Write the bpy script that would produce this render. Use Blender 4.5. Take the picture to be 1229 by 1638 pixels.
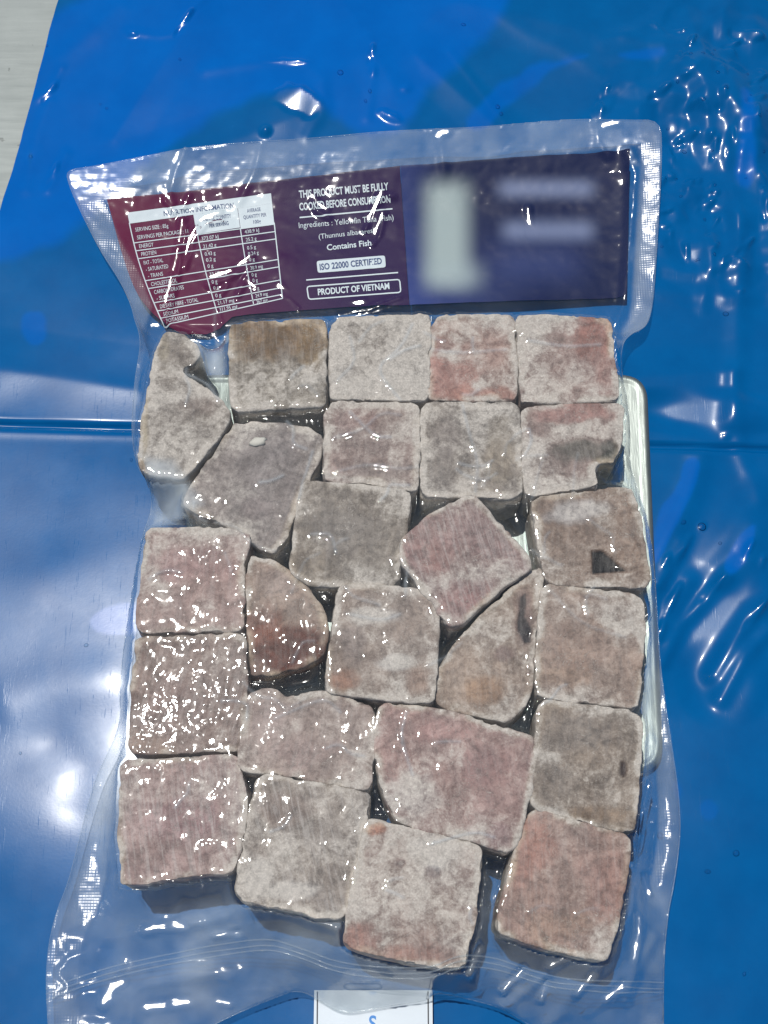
import bpy, math, numpy as np
from mathutils import Vector, Matrix

for o in list(bpy.data.objects):
    bpy.data.objects.remove(o)
SC = bpy.context.scene
COL = SC.collection

# ------------------------------------------------------------------ camera
PXW, PXH = 1229.0, 1638.0          # the photograph's own pixels, used as a ruler
ZTOP = 0.036                       # height of the cube tops over the table
DIST, TILT = 0.46, math.radians(20.0)
SCALE = 0.000212                   # metres per photo pixel at the cube tops
TANV = (PXH / 2) * SCALE / DIST
CAM = np.array([0.0, -DIST * math.sin(TILT), ZTOP + DIST * math.cos(TILT)])
FWD = np.array([0.0, math.sin(TILT), -math.cos(TILT)])
UPV = np.array([0.0, math.cos(TILT), math.sin(TILT)])
cd = bpy.data.cameras.new("camera")
cam = bpy.data.objects.new("camera", cd)
COL.objects.link(cam)
cam.location = CAM
cam.rotation_euler = (TILT, 0, 0)
cd.sensor_fit = 'VERTICAL'
cd.sensor_height = 24.0
cd.sensor_width = 18.0
cd.lens = 12.0 / TANV
cd.clip_start = 0.01
cd.clip_end = 50
SC.camera = cam

# ------------------------------------------------------------------ daylight
SUN = Vector((-0.074, 0.096, 0.432)).normalized()      # towards the sun
world = bpy.data.worlds.new("World")
SC.world = world
world.use_nodes = True
wn = world.node_tree.nodes
sky = wn.new("ShaderNodeTexSky")
sky.sky_type = 'NISHITA'
sky.sun_disc = False
sky.sun_elevation = math.asin(SUN.z)
sky.sun_rotation = math.atan2(SUN.x, SUN.y)
wn["Background"].inputs[1].default_value = 0.05
world.node_tree.links.new(sky.outputs[0], wn["Background"].inputs[0])
sl = bpy.data.lights.new("sun", 'SUN')
sl.energy = 3.1
sl.angle = math.radians(0.5)
sl.color = (1.0, 0.965, 0.91)
so = bpy.data.objects.new("sun", sl)
COL.objects.link(so)
so.location = (-0.3, 0.6, 2.0)
so.rotation_euler = SUN.to_track_quat('Z', 'Y').to_euler()
vs = SC.view_settings
vs.view_transform = 'Standard'
vs.look = 'None'
vs.exposure = 0.12
vs.gamma = 1.0
vs.use_curve_mapping = False
SC.cycles.transparent_max_bounces = 32
SC.cycles.use_denoising = True
SC.cycles.max_bounces = 6
SC.cycles.diffuse_bounces = 2

# ------------------------------------------------------------------ helpers
def lin(c):
    c = np.asarray(c, float) / 255.0
    return np.where(c <= 0.04045, c / 12.92, ((c + 0.055) / 1.055) ** 2.4)

def world_at(px, py, z):
    """where the line of sight of a photo pixel meets the level z"""
    px = np.asarray(px, float); py = np.asarray(py, float)
    u = (px - PXW / 2) / (PXH / 2) * TANV
    v = (PXH / 2 - py) / (PXH / 2) * TANV
    d = np.stack([u, FWD[1] + v * UPV[1], FWD[2] + v * UPV[2]], -1)
    t = (np.asarray(z) - CAM[2]) / d[..., 2]
    return CAM[0] + d[..., 0] * t, CAM[1] + d[..., 1] * t

def pixel_of(x, y, z):
    dx = x - CAM[0]; dy = y - CAM[1]; dz = z - CAM[2]
    dep = dy * FWD[1] + dz * FWD[2]
    u = dx / dep; v = (dy * UPV[1] + dz * UPV[2]) / dep
    return PXW / 2 + u / TANV * PXH / 2, PXH / 2 - v / TANV * PXH / 2

def _hash(ix, iy, iz, seed):
    with np.errstate(over='ignore'):
        n = (ix.astype(np.uint64) * np.uint64(374761393) + iy.astype(np.uint64) * np.uint64(668265263)
             + iz.astype(np.uint64) * np.uint64(2147483647) + np.uint64((seed * 974634777) % (2**40)))
        n = (n ^ (n >> np.uint64(13))) * np.uint64(1274126177)
        n = (n ^ (n >> np.uint64(16))) * np.uint64(2246822519)
        n = n ^ (n >> np.uint64(15))
    return (n & np.uint64(0xFFFFFF)).astype(float) / float(0xFFFFFF)

def vnoise(x, y, z=None, seed=1):
    x = np.asarray(x, float) + 1000.37; y = np.asarray(y, float) + 1000.71
    z = np.full_like(x, 1000.5) if z is None else np.asarray(z, float) + 1000.13
    ix, iy, iz = np.floor(x).astype(np.int64), np.floor(y).astype(np.int64), np.floor(z).astype(np.int64)
    fx, fy, fz = x - ix, y - iy, z - iz
    q = lambda f: f * f * f * (f * (f * 6 - 15) + 10)
    fx, fy, fz = q(fx), q(fy), q(fz)
    r = 0
    for a in (0, 1):
        for b in (0, 1):
            for c in (0, 1):
                r = r + _hash(ix + a, iy + b, iz + c, seed) * (fx if a else 1 - fx) * (fy if b else 1 - fy) * (fz if c else 1 - fz)
    return r * 2 - 1

def fbm(x, y, z=None, octaves=4, seed=1, gain=0.5):
    r, a, f = 0, 1.0, 1.0
    for k in range(octaves):
        r = r + a * vnoise(np.asarray(x) * f, np.asarray(y) * f, None if z is None else np.asarray(z) * f, seed + 17 * k)
        a *= gain; f *= 2.03
    return r

def seg_dist(px, py, line):
    """distance to a polyline"""
    d2 = np.full(np.shape(px), 1e18)
    for (ax, ay), (bx, by) in zip(line[:-1], line[1:]):
        vx, vy = bx - ax, by - ay
        L = vx * vx + vy * vy + 1e-18
        t = np.clip(((px - ax) * vx + (py - ay) * vy) / L, 0, 1)
        d2 = np.minimum(d2, (px - ax - t * vx) ** 2 + (py - ay - t * vy) ** 2)
    return np.sqrt(d2)

def inside(px, py, poly):
    r = np.zeros(np.shape(px), bool)
    n = len(poly)
    for i in range(n):
        (ax, ay), (bx, by) = poly[i], poly[(i + 1) % n]
        if ay == by:
            continue
        c = ((ay > py) != (by > py)) & (px < (bx - ax) * (py - ay) / (by - ay) + ax)
        r ^= c
    return r

def signed(px, py, poly):
    d = seg_dist(px, py, list(poly) + [poly[0]])
    return np.where(inside(px, py, poly), d, -d)

def sstep(a, b, x):
    t = np.clip((x - a) / (b - a), 0, 1)
    return t * t * (3 - 2 * t)

def chaikin(poly, n=2, closed=True, k=0.78):
    p = np.asarray(poly, float)
    for _ in range(n):
        q = np.roll(p, -1, 0) if closed else p[1:]
        a = p if closed else p[:-1]
        r = np.empty((2 * len(a), 2))
        r[0::2] = a * k + q * (1 - k)
        r[1::2] = a * (1 - k) + q * k
        if not closed:
            r = np.vstack([p[:1], r, p[-1:]])
        p = r
    return p

def resample(line, step):
    p = np.asarray(line, float)
    s = np.r_[0, np.cumsum(np.hypot(*np.diff(p, axis=0).T))]
    n = max(2, int(s[-1] / step) + 1)
    t = np.linspace(0, s[-1], n)
    return np.stack([np.interp(t, s, p[:, 0]), np.interp(t, s, p[:, 1])], -1)

def mesh_from(name, verts, faces, smooth=True):
    me = bpy.data.meshes.new(name)
    verts = np.asarray(verts, np.float32)
    if isinstance(faces, np.ndarray):
        k = faces.shape[1]
        me.vertices.add(len(verts)); me.vertices.foreach_set("co", verts.ravel())
        me.loops.add(faces.size); me.loops.foreach_set("vertex_index", faces.astype(np.int32).ravel())
        me.polygons.add(len(faces))
        me.polygons.foreach_set("loop_start", np.arange(0, faces.size, k, dtype=np.int32))
        me.update(calc_edges=True); me.validate()
    else:
        me.from_pydata(verts.tolist(), [], faces)
    if smooth:
        me.polygons.foreach_set("use_smooth", np.ones(len(me.polygons), bool))
    me.update()
    return me

def add_obj(name, me, mat, parent=None, **props):
    o = bpy.data.objects.new(name, me)
    COL.objects.link(o)
    if mat is not None and me is not None:
        me.materials.clear(); me.materials.append(mat)
    if parent is not None:
        o.parent = parent
        o.matrix_parent_inverse = Matrix.Translation(-root_loc(parent))
    for k, v in props.items():
        o[k] = v
    return o

def root_loc(o):
    loc = Vector(o.location)
    return loc

def point_attr(me, name, data, kind='FLOAT'):
    at = me.attributes.new(name, kind, 'POINT')
    if kind == 'FLOAT':
        at.data.foreach_set("value", np.asarray(data, np.float32))
    else:
        d = np.ones((len(me.vertices), 4), np.float32)
        d[:, :3] = data
        at.data.foreach_set("color", d.ravel())

# ------------------------------------------------------------------ node helpers
class NT:
    def __init__(self, name):
        self.mat = bpy.data.materials.new(name)
        self.mat.use_nodes = True
        self.t = self.mat.node_tree
        self.t.nodes.clear()
        self.out = self.n("ShaderNodeOutputMaterial")
    def n(self, typ, **kw):
        nd = self.t.nodes.new(typ)
        for k, v in kw.items():
            setattr(nd, k, v)
        return nd
    def put(self, sock, v):
        if isinstance(v, bpy.types.NodeSocket):
            self.t.links.new(v, sock)
        else:
            sock.default_value = v
    def noise(self, vec, scale, detail=3, rough=0.55, dist=0.0):
        nd = self.n("ShaderNodeTexNoise")
        self.put(nd.inputs["Vector"], vec)
        nd.inputs["Scale"].default_value = scale
        nd.inputs["Detail"].default_value = detail
        nd.inputs["Roughness"].default_value = rough
        nd.inputs["Distortion"].default_value = dist
        return nd.outputs[0]
    def math(self, op, a, b=0.0, c=None):
        nd = self.n("ShaderNodeMath", operation=op)
        self.put(nd.inputs[0], a); self.put(nd.inputs[1], b)
        if c is not None:
            self.put(nd.inputs[2], c)
        return nd.outputs[0]
    def ramp(self, v, a, b, lo=0.0, hi=1.0):
        nd = self.n("ShaderNodeMapRange", interpolation_type='SMOOTHSTEP')
        self.put(nd.inputs[0], v)
        nd.inputs[1].default_value = a; nd.inputs[2].default_value = b
        nd.inputs[3].default_value = lo; nd.inputs[4].default_value = hi
        return nd.outputs[0]
    def mix(self, f, a, b, mode='MIX'):
        nd = self.n("ShaderNodeMix", data_type='RGBA', blend_type=mode)
        self.put(nd.inputs[0], f)
        for s, v in ((nd.inputs[6], a), (nd.inputs[7], b)):
            if not isinstance(v, bpy.types.NodeSocket):
                v = tuple(float(q) for q in v)
                v = v if len(v) == 4 else v + (1.0,)
            self.put(s, v)
        return nd.outputs[2]
    def scaled(self, vec, s, rotz=0.0):
        nd = self.n("ShaderNodeMapping")
        self.put(nd.inputs[0], vec)
        nd.inputs["Scale"].default_value = s
        nd.inputs["Rotation"].default_value = (0, 0, rotz)
        return nd.outputs[0]
    def bump(self, h, strength, dist, normal=None):
        nd = self.n("ShaderNodeBump")
        self.put(nd.inputs["Height"], h)
        nd.inputs["Strength"].default_value = strength
        nd.inputs["Distance"].default_value = dist
        if normal is not None:
            self.put(nd.inputs["Normal"], normal)
        return nd.outputs[0]
    def attr(self, name, col=False):
        nd = self.n("ShaderNodeAttribute", attribute_name=name)
        return nd.outputs["Color"] if col else nd.outputs["Fac"]
    def pos(self):
        return self.n("ShaderNodeNewGeometry").outputs["Position"]
    def principled(self, **kw):
        b = self.n("ShaderNodeBsdfPrincipled")
        for k, v in kw.items():
            if not isinstance(v, bpy.types.NodeSocket) and hasattr(v, '__len__'):
                v = tuple(float(q) for q in v)
                v = v if len(v) != 3 or k in ('Normal', 'Subsurface Radius') else v + (1.0,)
            self.put(b.inputs[k], v)
        return b.outputs[0]
    def done(self, sh):
        self.t.links.new(sh, self.out.inputs[0])
        return self.mat

# ------------------------------------------------------------------ materials
def mat_table():
    m = NT("dull_steel")
    p = m.pos()
    a = m.noise(p, 28, 5, 0.6)
    s = m.noise(m.scaled(p, (40, 400, 40), 0.5), 1.0, 4, 0.6)
    c = m.mix(a, lin((122, 130, 129)), lin((158, 165, 163)))
    sp = m.ramp(m.noise(p, 260, 2, 0.5), 0.70, 0.76)
    c = m.mix(m.math('MULTIPLY', sp, 0.5), c, lin((70, 74, 72)))
    return m.done(m.principled(**{"Base Color": c, "Metallic": 0.25, "Roughness": m.ramp(s, 0.2, 0.8, 0.45, 0.65),
                                  "Normal": m.bump(s, 0.08, 0.0006)}))

def mat_sheet():
    m = NT("blue_plastic_sheet")
    p = m.pos()
    dry = m.attr("dry")
    ns = m.noise(p, 60, 4, 0.6)
    wet = m.mix(ns, lin((0, 76, 134)), lin((0, 94, 156)))
    dr = m.mix(ns, lin((0, 84, 166)), lin((0, 100, 186)))
    c = m.mix(dry, wet, dr)
    scr = m.noise(m.scaled(p, (1800, 90, 90), 1.25), 1.0, 3, 0.6)
    scr2 = m.noise(m.scaled(p, (1500, 70, 70), -0.2), 1.0, 3, 0.6)
    fine = m.noise(p, 900, 3, 0.6)
    scratch = m.math('ADD', m.ramp(scr, 0.62, 0.80), m.ramp(scr2, 0.66, 0.82))
    n1 = m.bump(fine, 0.02, 0.0003)
    n2 = m.bump(scratch, 0.07, 0.0003, n1)
    rough = m.ramp(m.noise(p, 35, 4, 0.6), 0.25, 0.75, 0.19, 0.28)
    rough = m.math('SUBTRACT', rough, m.math('MULTIPLY', dry, 0.06))
    return m.done(m.principled(**{"Base Color": c, "Roughness": rough, "Specular IOR Level": 0.09, "Normal": n2,
                                  "Coat Weight": 0.22, "Coat Roughness": 0.07}))

def mat_steel():
    m = NT("brushed_steel")
    p = m.pos()
    s = m.noise(m.scaled(p, (700, 60, 60), 0.75), 1.0, 4, 0.65)
    s2 = m.noise(m.scaled(p, (600, 50, 50), -0.5), 1.0, 3, 0.6)
    v = m.noise(p, 45, 4, 0.6)
    c = m.mix(v, lin((124, 132, 129)), lin((156, 163, 159)))
    h = m.math('ADD', s, s2)
    return m.done(m.principled(**{"Base Color": c, "Metallic": 0.85, "Roughness": m.ramp(s, 0.3, 0.7, 0.40, 0.56),
                                  "Normal": m.bump(h, 0.3, 0.0003)}))

def mat_fish():
    m = NT("frosted_raw_fish")
    p = m.pos()
    meat = m.attr("meat", True)
    frost = m.attr("frost")
    fibre = m.attr("fibre")
    fine = m.noise(p, 520, 6, 0.68, 0.4)
    mid = m.noise(p, 110, 6, 0.60, 1.3)
    gran = m.noise(p, 1500, 3, 0.7)
    vr = m.n("ShaderNodeVectorRotate", rotation_type='Z_AXIS')
    m.put(vr.inputs["Vector"], p)
    m.put(vr.inputs["Angle"], m.math('MULTIPLY', m.math('SUBTRACT', m.n("ShaderNodeObjectInfo").outputs["Random"], 0.5), 0.7))
    fx = m.noise(m.scaled(vr.outputs[0], (820, 75, 160)), 1.0, 5, 0.65, 0.5)
    # meat itself: fibre streaks and blotches
    md = m.mix(m.ramp(mid, 0.32, 0.68), m.mix(1.0, meat, (0.66, 0.63, 0.62), 'MULTIPLY'), m.mix(1.0, meat, (1.22, 1.2, 1.18), 'MULTIPLY'))
    md = m.mix(m.math('MULTIPLY', m.ramp(fx, 0.42, 0.66), m.math('MULTIPLY', fibre, 0.85)), md, m.mix(0.55, md, (0.60, 0.56, 0.53)))
    # frost: blotches, granules, thin meandering ridges
    f1 = m.ramp(m.math('ADD', m.math('ADD', m.math('MULTIPLY', mid, 0.80), m.math('MULTIPLY', fine, 0.35)), m.math('SUBTRACT', frost, 0.5)), 0.50, 0.72)
    f0 = m.ramp(m.math('ADD', m.math('ADD', m.math('MULTIPLY', mid, 0.45), m.math('MULTIPLY', fine, 0.45)), m.math('SUBTRACT', frost, 0.5)), 0.22, 0.72)
    f1 = m.math('ADD', m.math('MULTIPLY', f0, 0.52), m.math('MULTIPLY', f1, 0.48))
    warp = m.noise(p, 130, 4, 0.6, 1.6)
    vein = m.ramp(m.math('ABSOLUTE', m.math('SUBTRACT', warp, 0.5)), 0.0, 0.014, 1.0, 0.0)
    vgate = m.ramp(m.noise(p, 55, 2, 0.5), 0.46, 0.62)
    vein = m.math('MULTIPLY', m.math('MULTIPLY', vein, vgate), 0.55)
    gr = m.math('MULTIPLY', m.ramp(gran, 0.50, 0.68), 0.40)
    f = m.math('MINIMUM', m.math('ADD', m.math('MAXIMUM', m.math('MULTIPLY', f1, m.ramp(gran, 0.25, 0.6, 0.66, 0.92)), vein), m.math('MULTIPLY', gr, frost)), 1.0)
    dk = m.ramp(fine, 0.34, 0.5, 0.80, 1.0)
    md = m.mix(1.0, md, dk, 'MULTIPLY')
    c = m.mix(f, md, lin((194, 186, 177)))
    c = m.mix(1.0, c, m.math('MULTIPLY', m.ramp(gran, 0.30, 0.70, 0.91, 1.07), m.ramp(fine, 0.30, 0.68, 0.84, 1.12)), 'MULTIPLY')
    h = m.math('ADD', m.math('MULTIPLY', f, 0.6), m.math('ADD', m.math('MULTIPLY', fine, 0.7), m.math('MULTIPLY', gran, 0.35)))
    nrm = m.bump(h, 0.6, 0.0005)
    rough = m.math('ADD', 0.38, m.math('MULTIPLY', f, 0.35))
    return m.done(m.principled(**{"Base Color": c, "Roughness": rough, "Specular IOR Level": 0.15, "Normal": nrm}))

def mat_film(name, haze, rough, scale, strength, emboss=0.0, ior=1.40, stretch=None, crinkle=False):
    m = NT(name)
    p = m.pos()
    a = m.noise(m.scaled(p, stretch, 0.15), scale, 2, 0.6) if stretch else m.noise(p, scale, 2, 0.6)
    n = m.bump(a, strength, 0.0012)
    if crinkle:
        m.put(n.node.inputs["Strength"], m.math('MULTIPLY', m.attr("crinkle"), strength))
    if emboss:
        k = 3300.0
        sx = m.n("ShaderNodeSeparateXYZ"); m.put(sx.inputs[0], p)
        u = m.math('SINE', m.math('MULTIPLY', m.math('ADD', sx.outputs[0], sx.outputs[1]), k))
        v = m.math('SINE', m.math('MULTIPLY', m.math('SUBTRACT', sx.outputs[0], sx.outputs[1]), k))
        dots = m.math('MULTIPLY', u, v)
        n = m.bump(dots, emboss, 0.0004, n)
    fr = m.n("ShaderNodeFresnel"); fr.inputs[0].default_value = ior
    m.put(fr.inputs[1], n)
    back = m.n("ShaderNodeNewGeometry").outputs["Backfacing"]
    fac = m.math('MULTIPLY', fr.outputs[0], m.math('SUBTRACT', 1.0, back))
    tr = m.n("ShaderNodeBsdfTransparent"); tr.inputs[0].default_value = (0.975, 0.985, 0.985, 1)
    df = m.n("ShaderNodeBsdfDiffuse"); df.inputs[0].default_value = (0.72, 0.80, 0.86, 1); m.put(df.inputs[2], n)
    tl = m.n("ShaderNodeBsdfTranslucent"); tl.inputs[0].default_value = (0.72, 0.80, 0.86, 1); m.put(tl.inputs[1], n)
    hz = m.n("ShaderNodeMixShader"); hz.inputs[0].default_value = 0.35
    m.put(hz.inputs[1], df.outputs[0]); m.put(hz.inputs[2], tl.outputs[0])
    hv = m.math('MULTIPLY', m.attr('haze'), haze)
    if emboss:
        hv = m.math('ADD', hv, m.math('MULTIPLY', dots, m.ramp(m.noise(p, 70, 2, 0.5), 0.4, 0.65, 0.0, 0.03)))
    ba = m.n("ShaderNodeMixShader")
    m.put(ba.inputs[0], hv); m.put(ba.inputs[1], tr.outputs[0]); m.put(ba.inputs[2], hz.outputs[0])
    gl = m.n("ShaderNodeBsdfGlossy"); gl.inputs[0].default_value = (1, 1, 1, 1)
    gl.inputs["Roughness"].default_value = rough
    m.put(gl.inputs["Normal"], n)
    mx = m.n("ShaderNodeMixShader")
    m.put(mx.inputs[0], fac); m.put(mx.inputs[1], ba.outputs[0]); m.put(mx.inputs[2], gl.outputs[0])
    return m.done(mx.outputs[0])

def mat_print():
    m = NT("purple_printed_film")
    p = m.pos()
    c = m.attr("ink", True)
    v = m.noise(p, 400, 3, 0.6)
    c = m.mix(m.math('MULTIPLY', v, 0.04), c, (0.25, 0.22, 0.3))
    return m.done(m.principled(**{"Base Color": c, "Roughness": 0.5, "Specular IOR Level": 0.08}))

def mat_ink(name, rgb, rough=0.5, var=0.12):
    m = NT(name)
    p = m.pos()
    v = m.noise(p, 700, 3, 0.6)
    c = m.mix(m.math('MULTIPLY', v, var), lin(rgb), (0.3, 0.33, 0.36))
    return m.done(m.principled(**{"Base Color": c, "Roughness": rough, "Specular IOR Level": 0.3}))

def mat_water():
    m = NT("clear_water")
    p = m.pos()
    n = m.bump(m.noise(p, 300, 2, 0.5), 0.05, 0.0004)
    fr = m.n("ShaderNodeFresnel"); fr.inputs[0].default_value = 1.33; m.put(fr.inputs[1], n)
    tr = m.n("ShaderNodeBsdfTransparent"); tr.inputs[0].default_value = (0.86, 0.93, 0.97, 1)
    gl = m.n("ShaderNodeBsdfGlossy"); gl.inputs["Roughness"].default_value = 0.03; m.put(gl.inputs["Normal"], n)
    mx = m.n("ShaderNodeMixShader")
    m.put(mx.inputs[0], fr.outputs[0]); m.put(mx.inputs[1], tr.outputs[0]); m.put(mx.inputs[2], gl.outputs[0])
    return m.done(mx.outputs[0])

M = dict(table=mat_table(), sheet=mat_sheet(), steel=mat_steel(), fish=mat_fish(),
         film=mat_film("clear_vacuum_film", 1.0, 0.038, 290, 0.30, stretch=(1.0, 0.7, 1.0), crinkle=True),
         loose=mat_film("crumpled_loose_film", 1.0, 0.13, 130, 0.16),
         header=mat_film("clear_header_film", 1.0, 0.06, 160, 0.015),
         back=mat_film("clear_back_film", 0.9, 0.16, 260, 0.15),
         seal=mat_film("embossed_seal_film", 1.0, 0.25, 160, 0.14, emboss=0.09),
         topseal=mat_film("cloudy_seal_film", 1.1, 0.20, 60, 0.055, stretch=(0.6, 9.0, 1.0)),
         zip=mat_film("zip_plastic", 0.11, 0.12, 300, 0.2),
         print=mat_print(), white=mat_ink("white_ink", (205, 216, 222)), navy=mat_ink("navy_ink", (30, 58, 110)),
         card=mat_ink("white_card", (212, 222, 230), 0.55, 0.06), black=mat_ink("black_line_ink", (18, 20, 34)),
         cyan=mat_ink("light_blue_ink", (52, 130, 205)), water=mat_water())

# ------------------------------------------------------------------ the table under everything
def box_mesh(name, x0, x1, y0, y1, z0, z1):
    v = [(x, y, z) for z in (z0, z1) for y in (y0, y1) for x in (x0, x1)]
    f = [(0, 2, 3, 1), (4, 5, 7, 6), (0, 1, 5, 4), (2, 6, 7, 3), (0, 4, 6, 2), (1, 3, 7, 5)]
    return mesh_from(name, v, f, smooth=False)
add_obj("table_top", box_mesh("table_top", -0.7, 0.7, -0.7, 0.7, -0.03, 0.0), M['table'], kind="structure")

# ------------------------------------------------------------------ blue plastic sheet
GX = np.arange(-0.25, 0.2501, 0.0009)
GY = np.arange(-0.27, 0.3001, 0.0009)
X, Y = np.meshgrid(GX, GY)
SZ = 0.005
PX, PY = pixel_of(X, Y, SZ)

def ridge(line, w, h, px=None, py=None):
    px = PX if px is None else px; py = PY if py is None else py
    return h * np.exp(-(seg_dist(px, py, line) / w) ** 2)

def blob(cx, cy, rx, ry, ang=0.0):
    a = math.radians(ang)
    u = (PX - cx) * math.cos(a) + (PY - cy) * math.sin(a)
    v = -(PX - cx) * math.sin(a) + (PY - cy) * math.cos(a)
    return np.sqrt((u / rx) ** 2 + (v / ry) ** 2)

seam = [(-400, 640), (0, 679), (210, 684), (700, 700), (1040, 714), (1229, 720), (1700, 742)]
H = 0.0024 * (0.35 + 0.65 * sstep(760, 500, PY)) * fbm(X * 13, Y * 13, octaves=2, seed=5)
H += 0.0006 * np.exp(-blob(60, 1330, 330, 190) ** 2) + 0.0028 * np.exp(-blob(1230, 1250, 240, 230) ** 2)
H += 0.0014 * np.exp(-blob(900, 60, 300, 120) ** 2)
H += ridge(seam, 4.5, -0.0020) + ridge([(a, b + 11) for a, b in seam], 8, 0.00014)
# crinkled corner at upper right
crk = sstep(300, 60, seg_dist(PX, PY, [(1120, 60), (1140, 250), (1180, 420)])) * sstep(820, 1000, PX + 0.25 * PY) * sstep(620, 430, PY)
rc = np.random.default_rng(11)
for _ in range(46):
    cx, cy = rc.uniform(1010, 1250), rc.uniform(20, 470)
    a = math.radians(rc.choice([rc.normal(92, 14), rc.normal(40, 18), rc.normal(-25, 14)], p=[0.5, 0.25, 0.25]))
    L = rc.uniform(28, 110)
    ln = [(cx - L * math.cos(a), cy - L * math.sin(a)), (cx + rc.normal(0, 5), cy + rc.normal(0, 5)), (cx + L * math.cos(a), cy + L * math.sin(a))]
    w = rc.uniform(14, 38)
    H += crk * rc.choice([1, 1, -0.7]) * w * 0.000042 * np.clip(1.06 - np.sqrt(seg_dist(PX, PY, ln) ** 2 + 2.0) / w, 0, 1)
for cx, cy, L, deg, w in [(330, 240, 160, -18, 60), (640, 60, 220, -30, 70), (880, 40, 180, 12, 55), (250, 120, 120, -55, 45), (760, 170, 120, 40, 40), (560, 20, 140, 60, 50), (60, 600, 160, 8, 70), (1130, 600, 140, -4, 50)]:
    a = math.radians(deg)
    ln = [(cx - L * math.cos(a), cy - L * math.sin(a)), (cx + L * math.cos(a), cy + L * math.sin(a))]
    q = seg_dist(PX, PY, ln) / w
    H += 0.00105 * np.clip(1 - np.sqrt(q * q + 0.004), 0, 1) ** 1.3
# long folds and creases of the upper half
for ln, w, h in [
    ([(205, 50), (255, 58), (275, 56), (300, 25), (335, -10)], 5, 0.0010),
    ([(330, 112), (380, 104), (440, 98), (490, 104), (515, 130), (520, 175), (492, 222)], 9, 0.0012),
    ([(100, 90), (150, 50), (190, 10)], 14, 0.0016), ([(60, 155), (80, 140), (98, 108)], 6, 0.0010),
    ([(75, 300), (92, 270), (105, 243)], 7, 0.0012), ([(40, 300), (60, 210), (78, 160)], 9, 0.0009),
    ([(720, 85), (765, 140), (810, 195)], 5, 0.0008), ([(800, 30), (850, 62), (900, 80), (960, 120)], 9, 0.0005),
    ([(590, 60), (598, 100), (588, 190)], 7, 0.0007), ([(930, 205), (960, 180), (985, 145)], 10, 0.0016),
    ([(650, 200), (665, 180), (680, 150)], 10, 0.0008), ([(745, 200), (810, 130), (900, 95), (1000, 88)], 15, 0.0008),
    ([(1150, -20), (1165, 120), (1175, 260), (1180, 420), (1178, 560), (1165, 680)], 13, 0.0022),
    ([(1205, -20), (1210, 150), (1205, 320)], 10, 0.0015),
    ([(1040, 460), (1100, 470), (1180, 480), (1260, 470)], 10, 0.0012), ([(1040, 430), (1120, 440), (1229, 425)], 8, 0.0010),
    ([(1060, 140), (1140, 95), (1229, 60)], 10, 0.0012), ([(1000, 60), (1100, 75), (1240, 110)], 9, 0.0012),
    ([(0, 640), (110, 600), (200, 590)], 30, -0.0003),
    # lower right: diagonal wrinkles in the loose sheet
    ([(1120, 735), (1100, 800), (1060, 880), (1040, 930)], 16, 0.0025),
    ([(1210, 850), (1190, 900), (1160, 925)], 15, 0.0027), ([(1160, 925), (1140, 945), (1090, 1000), (1060, 1060)], 9, 0.0027),
    ([(1090, 870), (1075, 900), (1055, 935)], 8, 0.0021), ([(1229, 960), (1200, 985), (1170, 1030), (1140, 1080)], 12, 0.0038),
    ([(1229, 1010), (1190, 1050), (1150, 1120)], 11, 0.0029), ([(1100, 930), (1080, 970), (1060, 1010)], 13, 0.0030),
    ([(1229, 760), (1180, 830), (1130, 900)], 20, 0.0019), ([(1170, 600), (1185, 730), (1215, 800)], 11, 0.0015),
    # lower left
        ([(90, 1190), (130, 1230), (120, 1290)], 26, -0.0003), ([(60, 930), (120, 900), (200, 880)], 30, 0.0002),
    ([(20, 1120), (80, 1100), (170, 1090)], 40, 0.0010)]:
    H += ridge(ln, w * 1.25, h * 0.42)
def mirror_slope(px, py):
    """the slope at which the sheet throws the sun back to the camera from there"""
    x, y = world_at(px, py, SZ)
    v = CAM - np.array([float(x), float(y), SZ]); v /= np.linalg.norm(v)
    h = v + np.array(SUN)
    return -h[0] / h[2], -h[1] / h[2]
for cx, cy, rx, ry, an in [(478, 166, 36, 20, 14), (622, 190, 17, 8, 20), (955, 182, 9, 15, 35), (1192, 60, 24, 9, 10), (426, 215, 7, 7, 0), (1150, 128, 7, 8, 0), (966, 150, 5, 14, 30),
                           (1100, 220, 18, 6, -35), (1085, 232, 7, 14, 20), (1112, 292, 12, 5, -30), (1180, 470, 9, 4, 0), (1142, 240, 4, 14, 10), (1065, 282, 14, 6, 0), (1205, 200, 4, 18, 0),
                           (1120, 180, 16, 5, 50), (1150, 170, 6, 16, 10), (1098, 300, 5, 14, 45), (1166, 235, 4, 18, 5), (1130, 330, 12, 5, -40), (1216, 120, 12, 5, 20), (455, 102, 38, 4, 3),
                           (295, 38, 4, 22, 35), (213, 56, 7, 5, 0), (80, 145, 4, 20, 35), (84, 275, 4, 22, 25), (595, 92, 4, 14, 10), (1060, 365, 10, 5, 0), (1090, 135, 8, 4, 0),
                           (1066, 975, 8, 34, 28), (1085, 892, 5, 22, 32), (1098, 868, 5, 12, 32), (1140, 942, 5, 24, 42), (1205, 985, 7, 26, 36),
                           (1056, 1010, 6, 16, 20), (1215, 905, 5, 14, 20), (1190, 888, 4, 20, 30), (1060, 905, 4, 16, 30)] + [(rc.uniform(1045, 1229), rc.uniform(40, 440), rc.uniform(2.5, 6), rc.uniform(7, 20), rc.normal(15, 35)) for _ in range(30)]:
    wx0, wy0 = world_at(cx, cy, SZ)
    sx, sy = mirror_slope(cx, cy)
    if rx * ry < 400 and cy > 700:
        sx, sy = sx * 0.95, sy * 0.95
    H += sstep(1.3, 0.85, blob(cx, cy, rx, ry, an) + 0.25 * fbm(X * 240, Y * 240, seed=41, octaves=2)) * (sx * (X - wx0) + sy * (Y - wy0) + 0.0004)
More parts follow.
